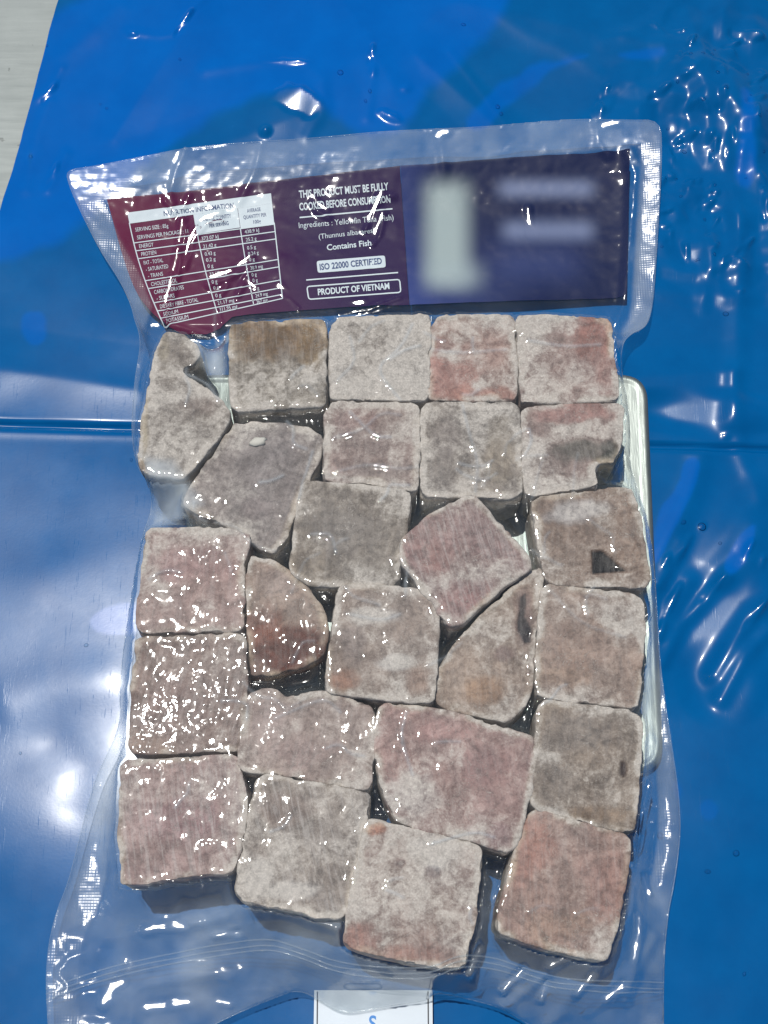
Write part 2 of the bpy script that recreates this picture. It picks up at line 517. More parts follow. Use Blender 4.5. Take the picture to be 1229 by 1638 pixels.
for cx, cy, rx, ry, an in [(1150, 960, 75, 150, 20), (1160, 1090, 60, 60, 0), (1120, 660, 110, 30, 4), (1130, 230, 85, 120, 0), (1185, 70, 60, 40, 0)]:
    wx0, wy0 = world_at(cx, cy, SZ)
    sx, sy = mirror_slope(cx, cy)
    H += sstep(1.4, 0.5, blob(cx, cy, rx, ry, an)) * 0.7 * (sx * (X - wx0) + sy * (Y - wy0))
H += 0.0009 * sstep(1.3, 0.2, blob(425, 215, 9, 9))
for cx, cy, rx, ry, an in [(598, 120, 6, 10, 0), (625, 190, 16, 9, 20), (650, 145, 10, 7, 0), (1160, 700, 8, 6, 0), (1122, 844, 7, 7, 0),
                           (1150, 130, 10, 14, 20), (1180, 60, 26, 13, 10), (1148, 112, 9, 9, 0), (970, 175, 9, 18, 35)]:
    H += 0.0005 * sstep(1.3, 0.1, blob(cx, cy, rx, ry, an))
# where the sheet hangs free of the wet table it looks paler
jit = 9 * fbm(X * 60, Y * 60, seed=15, octaves=3)
def patch(poly, soft):
    return sstep(-soft, soft, signed(PX, PY, chaikin(poly, 2)) + jit * min(1.0, soft / 6))
dry = np.zeros_like(X)
for poly, soft, k in [
    ([(60, -60), (840, -60), (800, 45), (745, 90), (690, 140), (660, 200), (560, 215), (480, 140), (380, 165), (240, 255), (60, 420), (-60, 420)], 12, 0.9),
    ([(735, 205), (790, 135), (860, 96), (945, 84), (940, 100), (870, 125), (815, 165), (775, 215)], 6, 0.8),
    ([(38, 500), (72, 500), (74, 540), (64, 553), (48, 552), (36, 530)], 4, 0.7),
    ([(1092, 738), (1110, 732), (1122, 745), (1108, 790), (1078, 850), (1052, 905), (1040, 900), (1052, 820), (1085, 780)], 3, 0.8),
    ([(1200, 838), (1210, 845), (1205, 870), (1180, 915), (1160, 925), (1155, 905), (1178, 860)], 3, 0.8),
    ([(1112, 1290), (1130, 1278), (1148, 1292), (1142, 1312), (1122, 1316)], 3, 0.4),
    ([(1070, 1250), (1086, 1250), (1092, 1275), (1080, 1290)], 3, 0.35),
    ([(148, 990), (175, 972), (230, 962), (230, 1012), (165, 1012), (148, 1002)], 3, 0.6),
    ([(1176, 150), (1206, 150), (1200, 300), (1180, 295)], 6, 0.8),
    ([(985, 85), (1060, 80), (1060, 98), (990, 100)], 5, 0.7)]:
    dry = np.maximum(dry, k * patch(poly, soft))
ZS = SZ + H
# the sheet's left edge, running from the top margin down to the left margin
ea, eb = world_at(93, 0, SZ), world_at(2, 330, SZ)
edx, edy = eb[0] - ea[0], eb[1] - ea[1]
xe = ea[0] + (Y - ea[1]) / edy * edx + 0.0003 * fbm(Y * 60, Y * 0 + 3, seed=9, octaves=3)
left = X < xe
keep = ~left
cells = keep[:-1, :-1] | keep[1:, :-1] | keep[:-1, 1:] | keep[1:, 1:]
XS = np.where(left, xe, X)
ZS = np.maximum(ZS, 0.0012)

def grid_faces(mask):
    nr, nc = mask.shape
    idx = np.arange((nr + 1) * (nc + 1)).reshape(nr + 1, nc + 1)
    j, i = np.nonzero(mask)
    return np.stack([idx[j, i], idx[j, i + 1], idx[j + 1, i + 1], idx[j + 1, i]], -1)

def compact(V, F, *arrs):
    used = np.unique(F)
    mp = np.full(len(V), -1, np.int64); mp[used] = np.arange(len(used))
    return (V[used], mp[F]) + tuple(a[used] for a in arrs)

V, F, dv = compact(np.stack([XS, Y, ZS], -1).reshape(-1, 3), grid_faces(cells), dry.ravel())
me = mesh_from("plastic_sheet", V, F)
if len(me.vertices) == len(dv):
    point_attr(me, "dry", dv)
add_obj("plastic_sheet", me, M['sheet'], label="shiny wrinkled blue plastic sheet spread over the grey table", category="plastic sheet")

def bilinear(A, x, y, gx, gy):
    fx = np.clip((np.asarray(x) - gx[0]) / (gx[1] - gx[0]), 0, len(gx) - 1.001)
    fy = np.clip((np.asarray(y) - gy[0]) / (gy[1] - gy[0]), 0, len(gy) - 1.001)
    i, j = fx.astype(int), fy.astype(int)
    a, b = fx - i, fy - j
    return (A[j, i] * (1 - a) * (1 - b) + A[j, i + 1] * a * (1 - b) + A[j + 1, i] * (1 - a) * b + A[j + 1, i + 1] * a * b)
ZSHEET = np.maximum(SZ + H, 0.0012)

# ------------------------------------------------------------------ metal tray under the bag
TRAY_Z = 0.0125
tc = [world_at(px, py, TRAY_Z) for px, py in ((300, 597), (1036, 597), (1064, 1236), (292, 1236))]
rad = 0.0105
def rounded(corners, r, n=10):
    out = []
    k = len(corners)
    for i in range(k):
        p = np.array(corners[i]); a = np.array(corners[i - 1]); b = np.array(corners[(i + 1) % k])
        da = (a - p) / np.linalg.norm(a - p); db = (b - p) / np.linalg.norm(b - p)
        for t in np.linspace(0, 1, n):
            q = (p + da * r) * (1 - t) ** 2 + 2 * p * t * (1 - t) + (p + db * r) * t * t
            out.append(q)
    return np.array(out)
def offset_in(poly, d):
    c = np.roll(poly, -1, 0) - np.roll(poly, 1, 0)
    nrm = np.stack([-c[:, 1], c[:, 0]], -1); nrm /= np.linalg.norm(nrm, axis=1)[:, None] + 1e-12
    area = 0.5 * np.sum(poly[:, 0] * np.roll(poly[:, 1], -1) - np.roll(poly[:, 0], -1) * poly[:, 1])
    return poly + nrm * d * (1 if area > 0 else -1)
to = rounded(tc, rad)
rings = [(0.0012, 0.0045), (0.0002, 0.0050), (0.0, 0.0108), (0.0003, 0.0117), (0.0010, 0.0123), (0.0019, TRAY_Z), (0.0026, TRAY_Z - 0.0001), (0.0034, TRAY_Z - 0.0005), (0.0042, TRAY_Z - 0.0006)]
V, F = [], []
n = len(to)
for d, z in rings:
    V += [(x, y, z) for x, y in offset_in(to, d)]
for k in range(len(rings) - 1):
    for i in range(n):
        F.append((k * n + i, k * n + (i + 1) % n, (k + 1) * n + (i + 1) % n, (k + 1) * n + i))
F.append(tuple(range((len(rings) - 1) * n, len(rings) * n)))
F.append(tuple(reversed(range(n))))
me = mesh_from("metal_tray", V, F)
import bmesh
bm = bmesh.new(); bm.from_mesh(me); bmesh.ops.recalc_face_normals(bm, faces=bm.faces); bm.to_mesh(me); bm.free()
add_obj("metal_tray", me, M['steel'], label="brushed steel tray with rounded corner showing beside the bag's right edge", category="tray")

# ------------------------------------------------------------------ frozen fish cubes
PINK, GREY, BROWN, MAUVE = (158, 128, 122), (140, 130, 122), (140, 112, 92), (146, 122, 120)
OLIVE = (134, 124, 110)
CUBES = [
 # name, outline (photo pixels at the top face), top height offset, meat, frost, fibre, stains (x, y, rx, ry, rgb, amount), label
 ("frozen_fish_cube", [(367,519),(380,515),(515,510),(522,520),(523,640),(515,648),(385,657),(368,648)], 0.0004, OLIVE, 0.46, 0.35,
  [(440,528,95,50,(112,84,52),1.0),(500,545,22,60,(140,112,74),0.6)], "fish cube with brown top band at left end of the back row under the label"),
 ("frozen_fish_cube", [(527,520),(545,506),(684,504),(688,515),(686,632),(680,640),(545,638),(529,634)], 0.0, GREY, 0.66, 0.1,
  [], "heavily frosted grey fish cube, second from left in row under label"),
 ("frozen_fish_cube", [(686,530),(703,504),(816,503),(824,515),(829,630),(822,640),(700,640),(686,636)], -0.0002, (168,134,124), 0.56, 0.1,
  [(700,605,70,60,(166,112,100),0.8),(760,634,80,18,(170,116,100),0.7)], "fish cube with orange red lower left corner in the row under the label"),
 ("frozen_fish_cube", [(825,507),(845,504),(972,508),(978,518),(984,575),(992,632),(985,641),(845,644),(834,640)], 0.0, PINK, 0.54, 0.1,
  [(950,530,45,40,(150,98,86),0.85),(968,585,22,70,(158,112,102),0.6),(880,542,50,10,(120,104,98),0.6)], "fish cube with reddish upper right corner at right end of the back row"),
 ("frozen_fish_chunk", [(265,530),(292,533),(314,552),(321,565),(309,582),(291,588),(296,599),(323,614),(354,637),(372,665),(340,714),(305,752),(291,766),(255,760),(228,751),(221,735),(224,690),(230,655),(243,588),(252,555)],
  0.0, GREY, 0.52, 0.1, [(320,650,40,22,(120,104,98),0.6),(230,650,10,110,(168,156,132),0.8),(262,560,14,30,(160,148,124),0.6)], "hook shaped fish chunk at the upper left edge of the bag"),
 ("frozen_fish_chunk", [(379,675),(435,676),(500,684),(517,700),(512,735),(490,775),(476,815),(458,861),(437,885),(414,878),(386,850),(340,832),(293,808),(298,787),(330,742),(358,700)],
  -0.0016, (136,126,124), 0.45, 0.1, [(440,740,60,60,(120,112,112),0.5),(410,815,30,20,(120,106,106),0.4)], "tilted grey five sided fish chunk right of the hook shaped chunk"),
 ("frozen_fish_cube", [(521,655),(532,642),(655,643),(670,652),(672,700),(668,780),(660,785),(600,775),(524,768),(517,755),(519,700)], 0.0, (150,126,120), 0.54, 0.1,
  [(560,670,40,26,(140,112,108),0.6),(610,755,60,22,(124,116,112),0.6)], "square fish cube with white frost veins, left in the second row"),
 ("frozen_fish_cube", [(674,655),(684,645),(815,643),(829,652),(834,700),(836,788),(826,795),(690,795),(674,788)], 0.0, (138,128,120), 0.48, 0.1,
  [(800,720,26,70,(146,132,112),0.6),(710,700,30,50,(124,114,110),0.5)], "grey fish cube with a paler glazed right strip, directly above the diamond shaped cube"),
 ("frozen_fish_cube", [(835,658),(845,648),(990,646),(1000,655),(994,705),(984,738),(960,738),(950,750),(958,775),(906,785),(852,795),(839,788)], 0.0, (154,130,124), 0.55, 0.2,
  [(920,660,80,18,(160,118,110),0.8),(930,722,50,20,(84,88,80),0.75),(880,742,45,22,(108,94,88),0.6),(975,720,16,16,(70,72,66),0.8)], "fish cube with dark green stain and bitten corner, right end of second row"),
 ("frozen_fish_cube", [(481,778),(492,768),(640,781),(656,790),(650,850),(640,905),(640,925),(628,938),(540,938),(500,937),(464,915),(468,870)], 0.0008, (132,122,112), 0.43, 0.1,
  [(550,850,60,50,(116,108,102),0.6),(490,890,30,40,(130,116,100),0.5)], "grey fish cube with pale frosty rim left of the diamond shaped cube"),
 ("frozen_fish_cube", [(740,792),(752,790),(764,797),(805,842),(856,902),(800,945),(735,998),(722,1002),(706,985),(680,948),(640,897),(637,866),(680,828)], 0.0022, (150,120,118), 0.43, 0.6,
  [(690,890,44,36,(136,100,94),0.7),(750,955,50,30,(136,98,94),0.75)], "purplish fish cube turned like a diamond near the middle of the bag"),
 ("frozen_fish_cube", [(851,805),(866,793),(990,780),(1012,783),(1026,832),(1040,925),(1032,941),(960,938),(884,934),(872,922),(860,870)], 0.0006, (138,116,102), 0.40, 0.1,
  [(905,835,60,60,(128,106,92),0.5),(920,818,55,20,(186,184,184),0.6)], "brown fish cube with a dark triangular hole at the right edge"),
 ("frozen_fish_cube", [(232,850),(242,843),(380,848),(400,858),(396,880),(390,905),(390,1000),(380,1008),(226,1013),(217,1002),(224,930)], 0.0, (160,132,128), 0.43, 0.3,
  [(300,900,80,36,(158,122,120),0.6),(300,990,70,18,(164,140,132),0.5)], "pinkish fish cube at left edge above the dark brown wedge's left side"),
 ("frozen_fish_wedge", [(395,902),(404,888),(430,892),(462,912),(490,940),(516,972),(526,1015),(516,1046),(484,1066),(430,1080),(402,1079),(397,1050),(394,960)], 0.0003, (150,128,116), 0.28, 0.15,
  [(455,1045,95,54,(90,42,29),1.25),(420,1000,40,36,(116,66,50),0.9),(450,925,40,30,(158,140,132),0.6)], "half round fish wedge with dark reddish brown lower half"),
 ("frozen_fish_cube", [(216,1026),(226,1018),(380,1013),(394,1022),(397,1090),(391,1190),(382,1201),(216,1206),(205,1196),(211,1110)], -0.0002, (142,120,114), 0.36, 0.4,
  [(270,1120,60,60,(122,100,96),0.5),(230,1190,40,20,(146,120,104),0.5)], "glittering wet fish cube at left edge just below the pinkish cube"),
 ("frozen_fish_cube", [(540,945),(552,935),(600,935),(690,946),(702,958),(700,1050),(694,1118),(685,1126),(610,1118),(530,1108),(520,1098),(530,1010)], 0.0014, (150,132,122), 0.47, 0.1,
  [(545,1090,26,20,(140,96,74),0.8),(670,1090,30,40,(156,128,112),0.7),(560,1030,30,30,(128,118,116),0.5),(640,1060,40,14,(200,200,200),0.6),(600,985,50,16,(196,196,196),0.5)], "pale square fish cube with white ice patches right of the brown wedge"),
 ("frozen_fish_chunk", [(845,918),(862,907),(869,925),(862,965),(856,1040),(853,1095),(840,1130),(808,1156),(785,1151),(704,1130),(694,1112),(704,1062),(740,1015),(795,962)], -0.0010, (154,134,120), 0.46, 0.2,
  [(838,990,20,55,(120,96,92),0.7),(805,1045,24,16,(110,86,86),0.6),(780,1105,40,28,(150,116,88),0.7)], "fish chunk with a black streak tucked below the diamond shaped cube"),
 ("frozen_fish_cube", [(866,948),(878,935),(1010,950),(1030,962),(1033,985),(1028,1060),(1021,1128),(1010,1133),(880,1117),(858,1109),(858,1030)], 0.0, (154,132,120), 0.46, 0.1,
  [(930,1040,60,60,(146,120,106),0.6),(900,1085,50,20,(150,124,104),0.5)], "tan fish cube at right edge below the one with a dark hole"),
 ("frozen_fish_cube", [(400,1110),(420,1102),(440,1103),(456,1116),(490,1110),(520,1106),(560,1115),(594,1134),(600,1155),(596,1250),(588,1264),(504,1250),(434,1237),(390,1234),(379,1220),(388,1160)], 0.0, (158,138,132), 0.44, 0.3,
  [(430,1150,36,40,(150,132,128),0.5),(480,1200,60,30,(160,134,130),0.4)], "wide wet fish cube directly below the brown wedge"),
 ("frozen_fish_chunk", [(606,1132),(618,1124),(690,1131),(770,1152),(850,1176),(857,1190),(850,1268),(828,1348),(812,1365),(795,1358),(770,1348),(667,1326),(632,1310),(609,1260),(600,1205),(600,1150)], 0.0004, (162,128,124), 0.44, 0.2,
  [(780,1225,55,40,(138,104,100),0.8),(700,1170,60,20,(168,126,122),0.5),(800,1335,26,24,(130,104,106),0.6),(660,1270,50,40,(176,164,166),0.5)], "largest pink fish chunk with a maroon patch in the lower middle"),
 ("frozen_fish_cube", [(862,1130),(872,1119),(1012,1137),(1029,1146),(1024,1250),(1013,1328),(1004,1330),(956,1322),(862,1297),(848,1284),(855,1190)], 0.0, (136,120,106), 0.40, 0.1,
  [(920,1170,70,36,(124,114,106),0.6),(960,1300,60,16,(132,108,86),0.7),(900,1250,40,30,(120,112,106),0.5)], "brownish fish cube with a small dark pit at its right side"),
 ("frozen_fish_cube", [(846,1302),(858,1294),(1000,1332),(1011,1345),(1003,1410),(988,1490),(974,1532),(960,1536),(866,1514),(804,1495),(795,1482),(808,1425),(828,1345)], -0.0002, (156,126,116), 0.36, 0.3,
  [(845,1350,42,70,(158,110,96),0.75),(975,1410,50,70,(150,108,97),0.6),(900,1480,60,30,(158,128,108),0.5)], "salmon pink fish cube at the lower right corner of the pack"),
 ("frozen_fish_cube", [(192,1230),(208,1217),(370,1207),(384,1214),(396,1288),(394,1320),(378,1382),(366,1395),(304,1402),(208,1416),(194,1412),(190,1322)], 0.0, (158,130,128), 0.38, 0.7,
  [(290,1310,70,50,(140,104,106),0.7),(230,1300,40,60,(164,134,132),0.4)], "mauve streaky fish cube at the lower left corner of the pack"),
 ("frozen_fish_cube", [(408,1250),(424,1238),(510,1253),(590,1269),(591,1288),(574,1378),(556,1456),(543,1470),(465,1456),(390,1442),(376,1426),(386,1369)], 0.0, (146,134,126), 0.42, 0.7,
  [(450,1290,60,36,(124,106,98),0.7),(410,1400,24,36,(188,184,182),0.8),(470,1425,50,16,(186,182,180),0.7)], "grey streaky fish cube between the lower left and bottom middle cubes"),
 ("frozen_fish_cube", [(584,1322),(596,1311),(680,1329),(760,1350),(771,1362),(767,1415),(746,1540),(734,1551),(635,1536),(556,1516),(549,1504),(560,1428)], 0.0006, (158,132,124), 0.50, 0.3,
  [(600,1325,26,12,(180,122,98),0.8),(640,1380,16,12,(120,106,104),0.7),(690,1395,16,14,(118,106,104),0.7),(580,1500,40,30,(160,116,104),0.8),(660,1525,80,22,(152,112,100),0.8),(700,1360,50,30,(190,188,190),0.6)], "fish cube frosted white above and reddish below at the bottom middle"),
]
HOLES = {11: [([(946, 880), (964, 879), (984, 896), (1006, 914), (947, 919)], (22, 20, 20), 0.0007)],
         16: [([(831, 955), (841, 948), (843, 965), (839, 985), (851, 1006), (849, 1028), (838, 1030), (826, 1005), (830, 980)], (36, 26, 28), 0.0002)],
         20: [([(992, 1218), (1002, 1216), (1005, 1232), (1000, 1245), (991, 1238)], (50, 30, 22), 0.0008)],
         8: [([(948, 735), (990, 712), (990, 742), (962, 742)], (72, 72, 66), 0.0004)]}
CUBE_Z0 = 0.0142
def build_cube(k, spec):
    name, outline, dz, meat, frost, fibre, stains, label = spec
    ztop = ZTOP + dz
    sm = chaikin(outline, 1, k=0.88)
    poly = resample(np.vstack([sm, sm[:1]]), 3.0)[:-1]
    x, y = world_at(poly[:, 0], poly[:, 1], ztop)
    P = offset_in(np.stack([x, y], -1), -0.00042)
    wv = 0.00050 * fbm(P[:, 0] * 210, P[:, 1] * 210, seed=50 + k, octaves=3)
    P = P + (P - P.mean(0)) / (np.linalg.norm(P - P.mean(0), axis=1)[:, None]) * wv[:, None]
    if np.sum(P[:, 0] * np.roll(P[:, 1], -1) - np.roll(P[:, 0], -1) * P[:, 1]) < 0:
        P = P[::-1]
    n = len(P)
    cen = P.mean(0)
    base = np.array([cen[0], cen[1], CUBE_Z0])
    V = [(p[0], p[1], CUBE_Z0) for p in P] + [(p[0], p[1], ztop) for p in P]
    F = [tuple(reversed(range(n))), tuple(range(n, 2 * n))] + [(i, (i + 1) % n, n + (i + 1) % n, n + i) for i in range(n)]
    me0 = mesh_from("tmp", V, F, smooth=False)
    ob = bpy.data.objects.new("tmp", me0); COL.objects.link(ob)
    r = ob.modifiers.new("r", 'REMESH'); r.mode = 'VOXEL'; r.voxel_size = 0.00062; r.use_smooth_shade = True
    s = ob.modifiers.new("s", 'SMOOTH'); s.factor = 0.5; s.iterations = 1
    dg = bpy.context.evaluated_depsgraph_get()
    me = bpy.data.meshes.new_from_object(ob.evaluated_get(dg))
    bpy.data.objects.remove(ob); bpy.data.meshes.remove(me0)
    me.name = name
    nv = len(me.vertices)
    co = np.empty(nv * 3, np.float32); me.vertices.foreach_get("co", co); co = co.reshape(-1, 3).astype(float)
    no = np.empty(nv * 3, np.float32); me.vertices.foreach_get("normal", no); no = no.reshape(-1, 3).astype(float)
    x, y, z = co.T
    px, py = pixel_of(x, y, ztop)
    d = 0.00026 * fbm(x * 75, y * 75, z * 75, 3, seed=100 + k) + 0.00010 * fbm(x * 420, y * 420, z * 420, 2, seed=200 + k)
    d += 0.00014 * fibre * vnoise(x * 380, y * 60, z * 60, seed=300 + k)
    # colour of the flesh and thickness of the frost
    g = lin(meat); g = (0.84 * g + 0.16 * g.mean()) * np.array([0.91, 0.89, 0.855])
    c = np.tile(g, (nv, 1))
    c = c * (1 + 0.14 * fbm(x * 130, y * 130, z * 130, 3, seed=400 + k))[:, None]
    f = np.full(nv, frost) + 0.16 * fbm(x * 70, y * 70, z * 70, 3, seed=500 + k)
    wob = 0.28 * fbm(x * 160, y * 160, z * 160, 3, seed=600 + k)
    for sx, sy, rx, ry, rgb, amt in stains:
        rgb = tuple(np.array(rgb) * 0.85 + np.mean(rgb) * 0.15)
        q = np.sqrt(((px - sx) / rx) ** 2 + ((py - sy) / ry) ** 2) + wob
        w = sstep(1.15, 0.45, q) * min(amt, 1.0)
        c = c * (1 - w[:, None]) + lin(rgb) * w[:, None]
        bright = sum(rgb) > 500
        f = f + (0.30 if bright else -0.46 * min(1.2, amt)) * w
        if sum(rgb) < 200 and rx * ry < 500:
            d = d - 0.0013 * w * (no[:, 2] > 0.5)
            f = f - 0.4 * w
    for hp, rgb, deep in HOLES.get(k, []):  # shallow dents; the shade inside the hole and pit is put into the colour
        w = sstep(-1.5, 2.5, signed(px, py, hp) + 3 * wob)
        c = c * (1 - w[:, None]) + lin(rgb) * w[:, None]
        f = f - 0.6 * w
        d = d - deep * w * (no[:, 2] > 0.5)
    e = signed(px, py, [tuple(q) for q in sm])
    rim = sstep(13, 1, e + 12 * wob) * sstep(-0.45, 0.5, fbm(x * 150, y * 150, seed=700 + k, octaves=2))
    chip = sstep(16, 2, e) * sstep(0.15, 0.75, fbm(x * 230, y * 230, z * 230, 2, seed=800 + k)) * (z > ztop - 0.004)
    d = d - 0.0006 * chip
    f = f + 0.30 * rim + 0.15 * chip
    c = c * (1 - 0.7 * rim[:, None]) + lin((196, 180, 158)) * 0.7 * rim[:, None]
    co2 = co + no * d[:, None]
    me.vertices.foreach_set("co", (co2 - base).astype(np.float32).ravel())
    point_attr(me, "meat", np.clip(c, 0.005, 0.9), 'FLOAT_COLOR')
    point_attr(me, "frost", np.clip(f, 0, 1))
    point_attr(me, "fibre", np.full(nv, max(fibre, 0.18)))
    me.polygons.foreach_set("use_smooth", np.ones(len(me.polygons), bool))
    me.update()
    o = add_obj(name, me, M['fish'], label=label, category="fish", group="frozen fish pieces packed in the bag")
    o.location = base
    return co2

# ------------------------------------------------------------------ the vacuum bag: film draped over the pieces
OUT = [(105,272,0.0164),(150,266,0.0167),(230,250,0.0185),(300,236,0.0174),(400,227,0.0190),(500,221,0.0185),(610,210,0.0197),(700,206,0.0185),(770,203,0.0193),(840,197,0.0183),(930,190,0.0191),(1000,192,0.0197),(1057,192,0.0185),
       (1059,250,0.0175),(1055,330,0.0148),(1050,410,0.0126),(1046,470,0.0110),(1040,508,0.0123),(1031,524,0.0141),(1012,532,0.0155),(998,545,0.0182),(993,570,0.0200),(996,605,0.0180),(1004,640,0.0160),(1008,690,0.0150),(1006,735,0.0150),(1018,775,0.0150),(1034,820,0.0150),
       (1044,880,0.0150),(1049,940,0.0150),(1052,1000,0.0150),(1057,1070,0.0150),(1065,1130,0.0150),(1076,1200,0.0150),(1086,1270,0.0130),(1089,1330,0.0120),(1081,1400,0.0120),(1069,1460,0.0120),(1063,1520,0.0120),(1061,1600,0.0120),(1062,1690,0.0110),
       (930,1690,0.0110),(865,1652,0.0110),(830,1628,0.0115),(796,1610,0.0125),(750,1598,0.0120),(712,1590,0.0130),(695,1589,0.0150),(683,1600,0.0120),(640,1606,0.0110),(600,1613,0.0110),(560,1621,0.0105),(540,1618,0.0105),(512,1601,0.0110),(490,1588,0.0125),
       (470,1585,0.0130),(450,1592,0.0120),(400,1612,0.0110),(360,1630,0.0110),(325,1648,0.0110),(300,1690,0.0110),(80,1690,0.0110),(75,1600,0.0110),(74,1560,0.0110),(78,1510,0.0115),(90,1460,0.0115),(110,1410,0.0115),(125,1350,0.0120),(140,1290,0.0125),
       (155,1240,0.0130),(180,1190,0.0135),(193,1150,0.0140),(191,1110,0.0140),(196,1050,0.0145),(206,980,0.0145),(216,920,0.0150),(227,860,0.0160),(241,822,0.0170),(244,795,0.0180),(240,772,0.0180),(222,752,0.0170),(213,715,0.0160),(211,680,0.0160),(213,640,0.0165),(217,600,0.0170),
       (225,555,0.0177),(223,532,0.0165),(216,512,0.0145),(210,488,0.0127),(193,450,0.0126),(160,400,0.0135),(130,340,0.0148),(112,300,0.0157)]
OUT = np.array(OUT, float)
o3 = OUT
for _ in range(2):
    q = np.roll(o3, -1, 0); r = np.empty((2 * len(o3), 3)); r[0::2] = o3 * .78 + q * .22; r[1::2] = o3 * .22 + q * .78; o3 = r
bx, by = world_at(o3[:, 0], o3[:, 1], o3[:, 2])
BAG = np.stack([bx, by], -1)
HB = 0.00056
FX = np.arange(BAG[:, 0].min() - 4 * HB, BAG[:, 0].max() + 4 * HB, HB)
FY = np.arange(BAG[:, 1].min() - 4 * HB, BAG[:, 1].max() + 4 * HB, HB)
XX, YY = np.meshgrid(FX, FY)
FPX, FPY = pixel_of(XX, YY, 0.018)
IN = inside(XX, YY, [tuple(p) for p in BAG])

tops = [build_cube(k, s) for k, s in enumerate(CUBES)]
OB = np.zeros_like(XX)
for co in tops:
    i = np.clip(np.rint((co[:, 0] - FX[0]) / HB).astype(int), 0, len(FX) - 1)
    j = np.clip(np.rint((co[:, 1] - FY[0]) / HB).astype(int), 0, len(FY) - 1)
    np.maximum.at(OB, (j, i), co[:, 2])
def dilate(A):
    B = A.copy()
    B[1:] = np.maximum(B[1:], A[:-1]); B[:-1] = np.maximum(B[:-1], A[1:])
    C = B.copy()
    C[:, 1:] = np.maximum(C[:, 1:], B[:, :-1]); C[:, :-1] = np.maximum(C[:, :-1], B[:, 1:])
    return C
OB = dilate(OB)
OB = np.where(OB > 0.016, OB + 0.0004, 0)
floor = bilinear(ZSHEET, XX, YY, GX, GY) + 0.002
tpoly = [tuple(p) for p in offset_in(to, -0.0006)]
floor = np.where(inside(XX, YY, tpoly), np.maximum(floor, TRAY_Z + 0.0012), floor)
labelzone = sstep(560, 500, FPY)
floor = np.maximum(floor, 0.0098 * labelzone)
OB = np.maximum(OB, floor)
# heights along the bag's outline, spread outwards as the edge condition
def nearest_on(poly, vals, x, y):
    best = np.full(len(x), 1e9); bxy = np.zeros((len(x), 2)); bv = np.zeros(len(x))
    n = len(poly)
    for i in range(n):
        a, b = poly[i], poly[(i + 1) % n]
        v = b - a; L = v @ v + 1e-18
        t = np.clip(((x - a[0]) * v[0] + (y - a[1]) * v[1]) / L, 0, 1)
        qx, qy = a[0] + t * v[0], a[1] + t * v[1]
        d = (x - qx) ** 2 + (y - qy) ** 2
        m = d < best
        best[m] = d[m]; bxy[m, 0] = qx[m]; bxy[m, 1] = qy[m]
        if vals is not None:
            bv[m] = (vals[i] * (1 - t) + vals[(i + 1) % n] * t)[m]
    return np.sqrt(best), bxy, bv
near = np.zeros_like(IN)
t_ = IN
for _ in range(3):
    e_ = t_.copy(); e_[1:] |= t_[:-1]; e_[:-1] |= t_[1:]; e_[:, 1:] |= t_[:, :-1]; e_[:, :-1] |= t_[:, 1:]; t_ = e_
ring = t_ & ~IN
_, rxy, rv = nearest_on(BAG, o3[:, 2], XX[ring], YY[ring])
BV = np.zeros_like(XX); BV[ring] = np.maximum(rv, floor[ring])
SNAP = np.stack([XX, YY], -1); SNAP[ring] = rxy
press = 420.0 * sstep(470, 530, FPY) * sstep(1500, 1400, FPY) + 8.0

def solve():
    U = None
    for lev in (3, 2, 1, 0):
        s = 2 ** lev
        nr, nc = XX.shape[0] // s, XX.shape[1] // s
        def mx(A):
            return A[:nr * s, :nc * s].reshape(nr, s, nc, s).max((1, 3))
        ob = mx(OB); fix = ~(mx(IN.astype(float)) > 0); bv = mx(BV)
        isr = mx(ring.astype(float)) > 0
        pr = press[:nr * s, :nc * s].reshape(nr, s, nc, s).mean((1, 3)) * (HB * s) ** 2 / 4
        fixed = fix | (isr & (lev == 0) & ~mx(IN.astype(float)).astype(bool))
        if U is None:
            u = np.where(fixed, np.where(bv > 0, bv, 0.015), np.maximum(ob, 0.016))
        else:
            u = np.repeat(np.repeat(U, 2, 0), 2, 1)
            u = np.pad(u, ((0, max(0, nr - u.shape[0])), (0, max(0, nc - u.shape[1]))), 'edge')[:nr, :nc]
        bvv = np.where(bv > 0, bv, 0.015)
        for it in range((400, 260, 200, 140)[3 - lev]):
            a = u.copy()
            a[1:-1, 1:-1] = 0.25 * (u[:-2, 1:-1] + u[2:, 1:-1] + u[1:-1, :-2] + u[1:-1, 2:]) - pr[1:-1, 1:-1]
            u = np.maximum(a, ob)
            u[fixed] = bvv[fixed]
        U = u
    return np.pad(U, ((0, XX.shape[0] - U.shape[0]), (0, XX.shape[1] - U.shape[1])), 'edge')
U = solve()
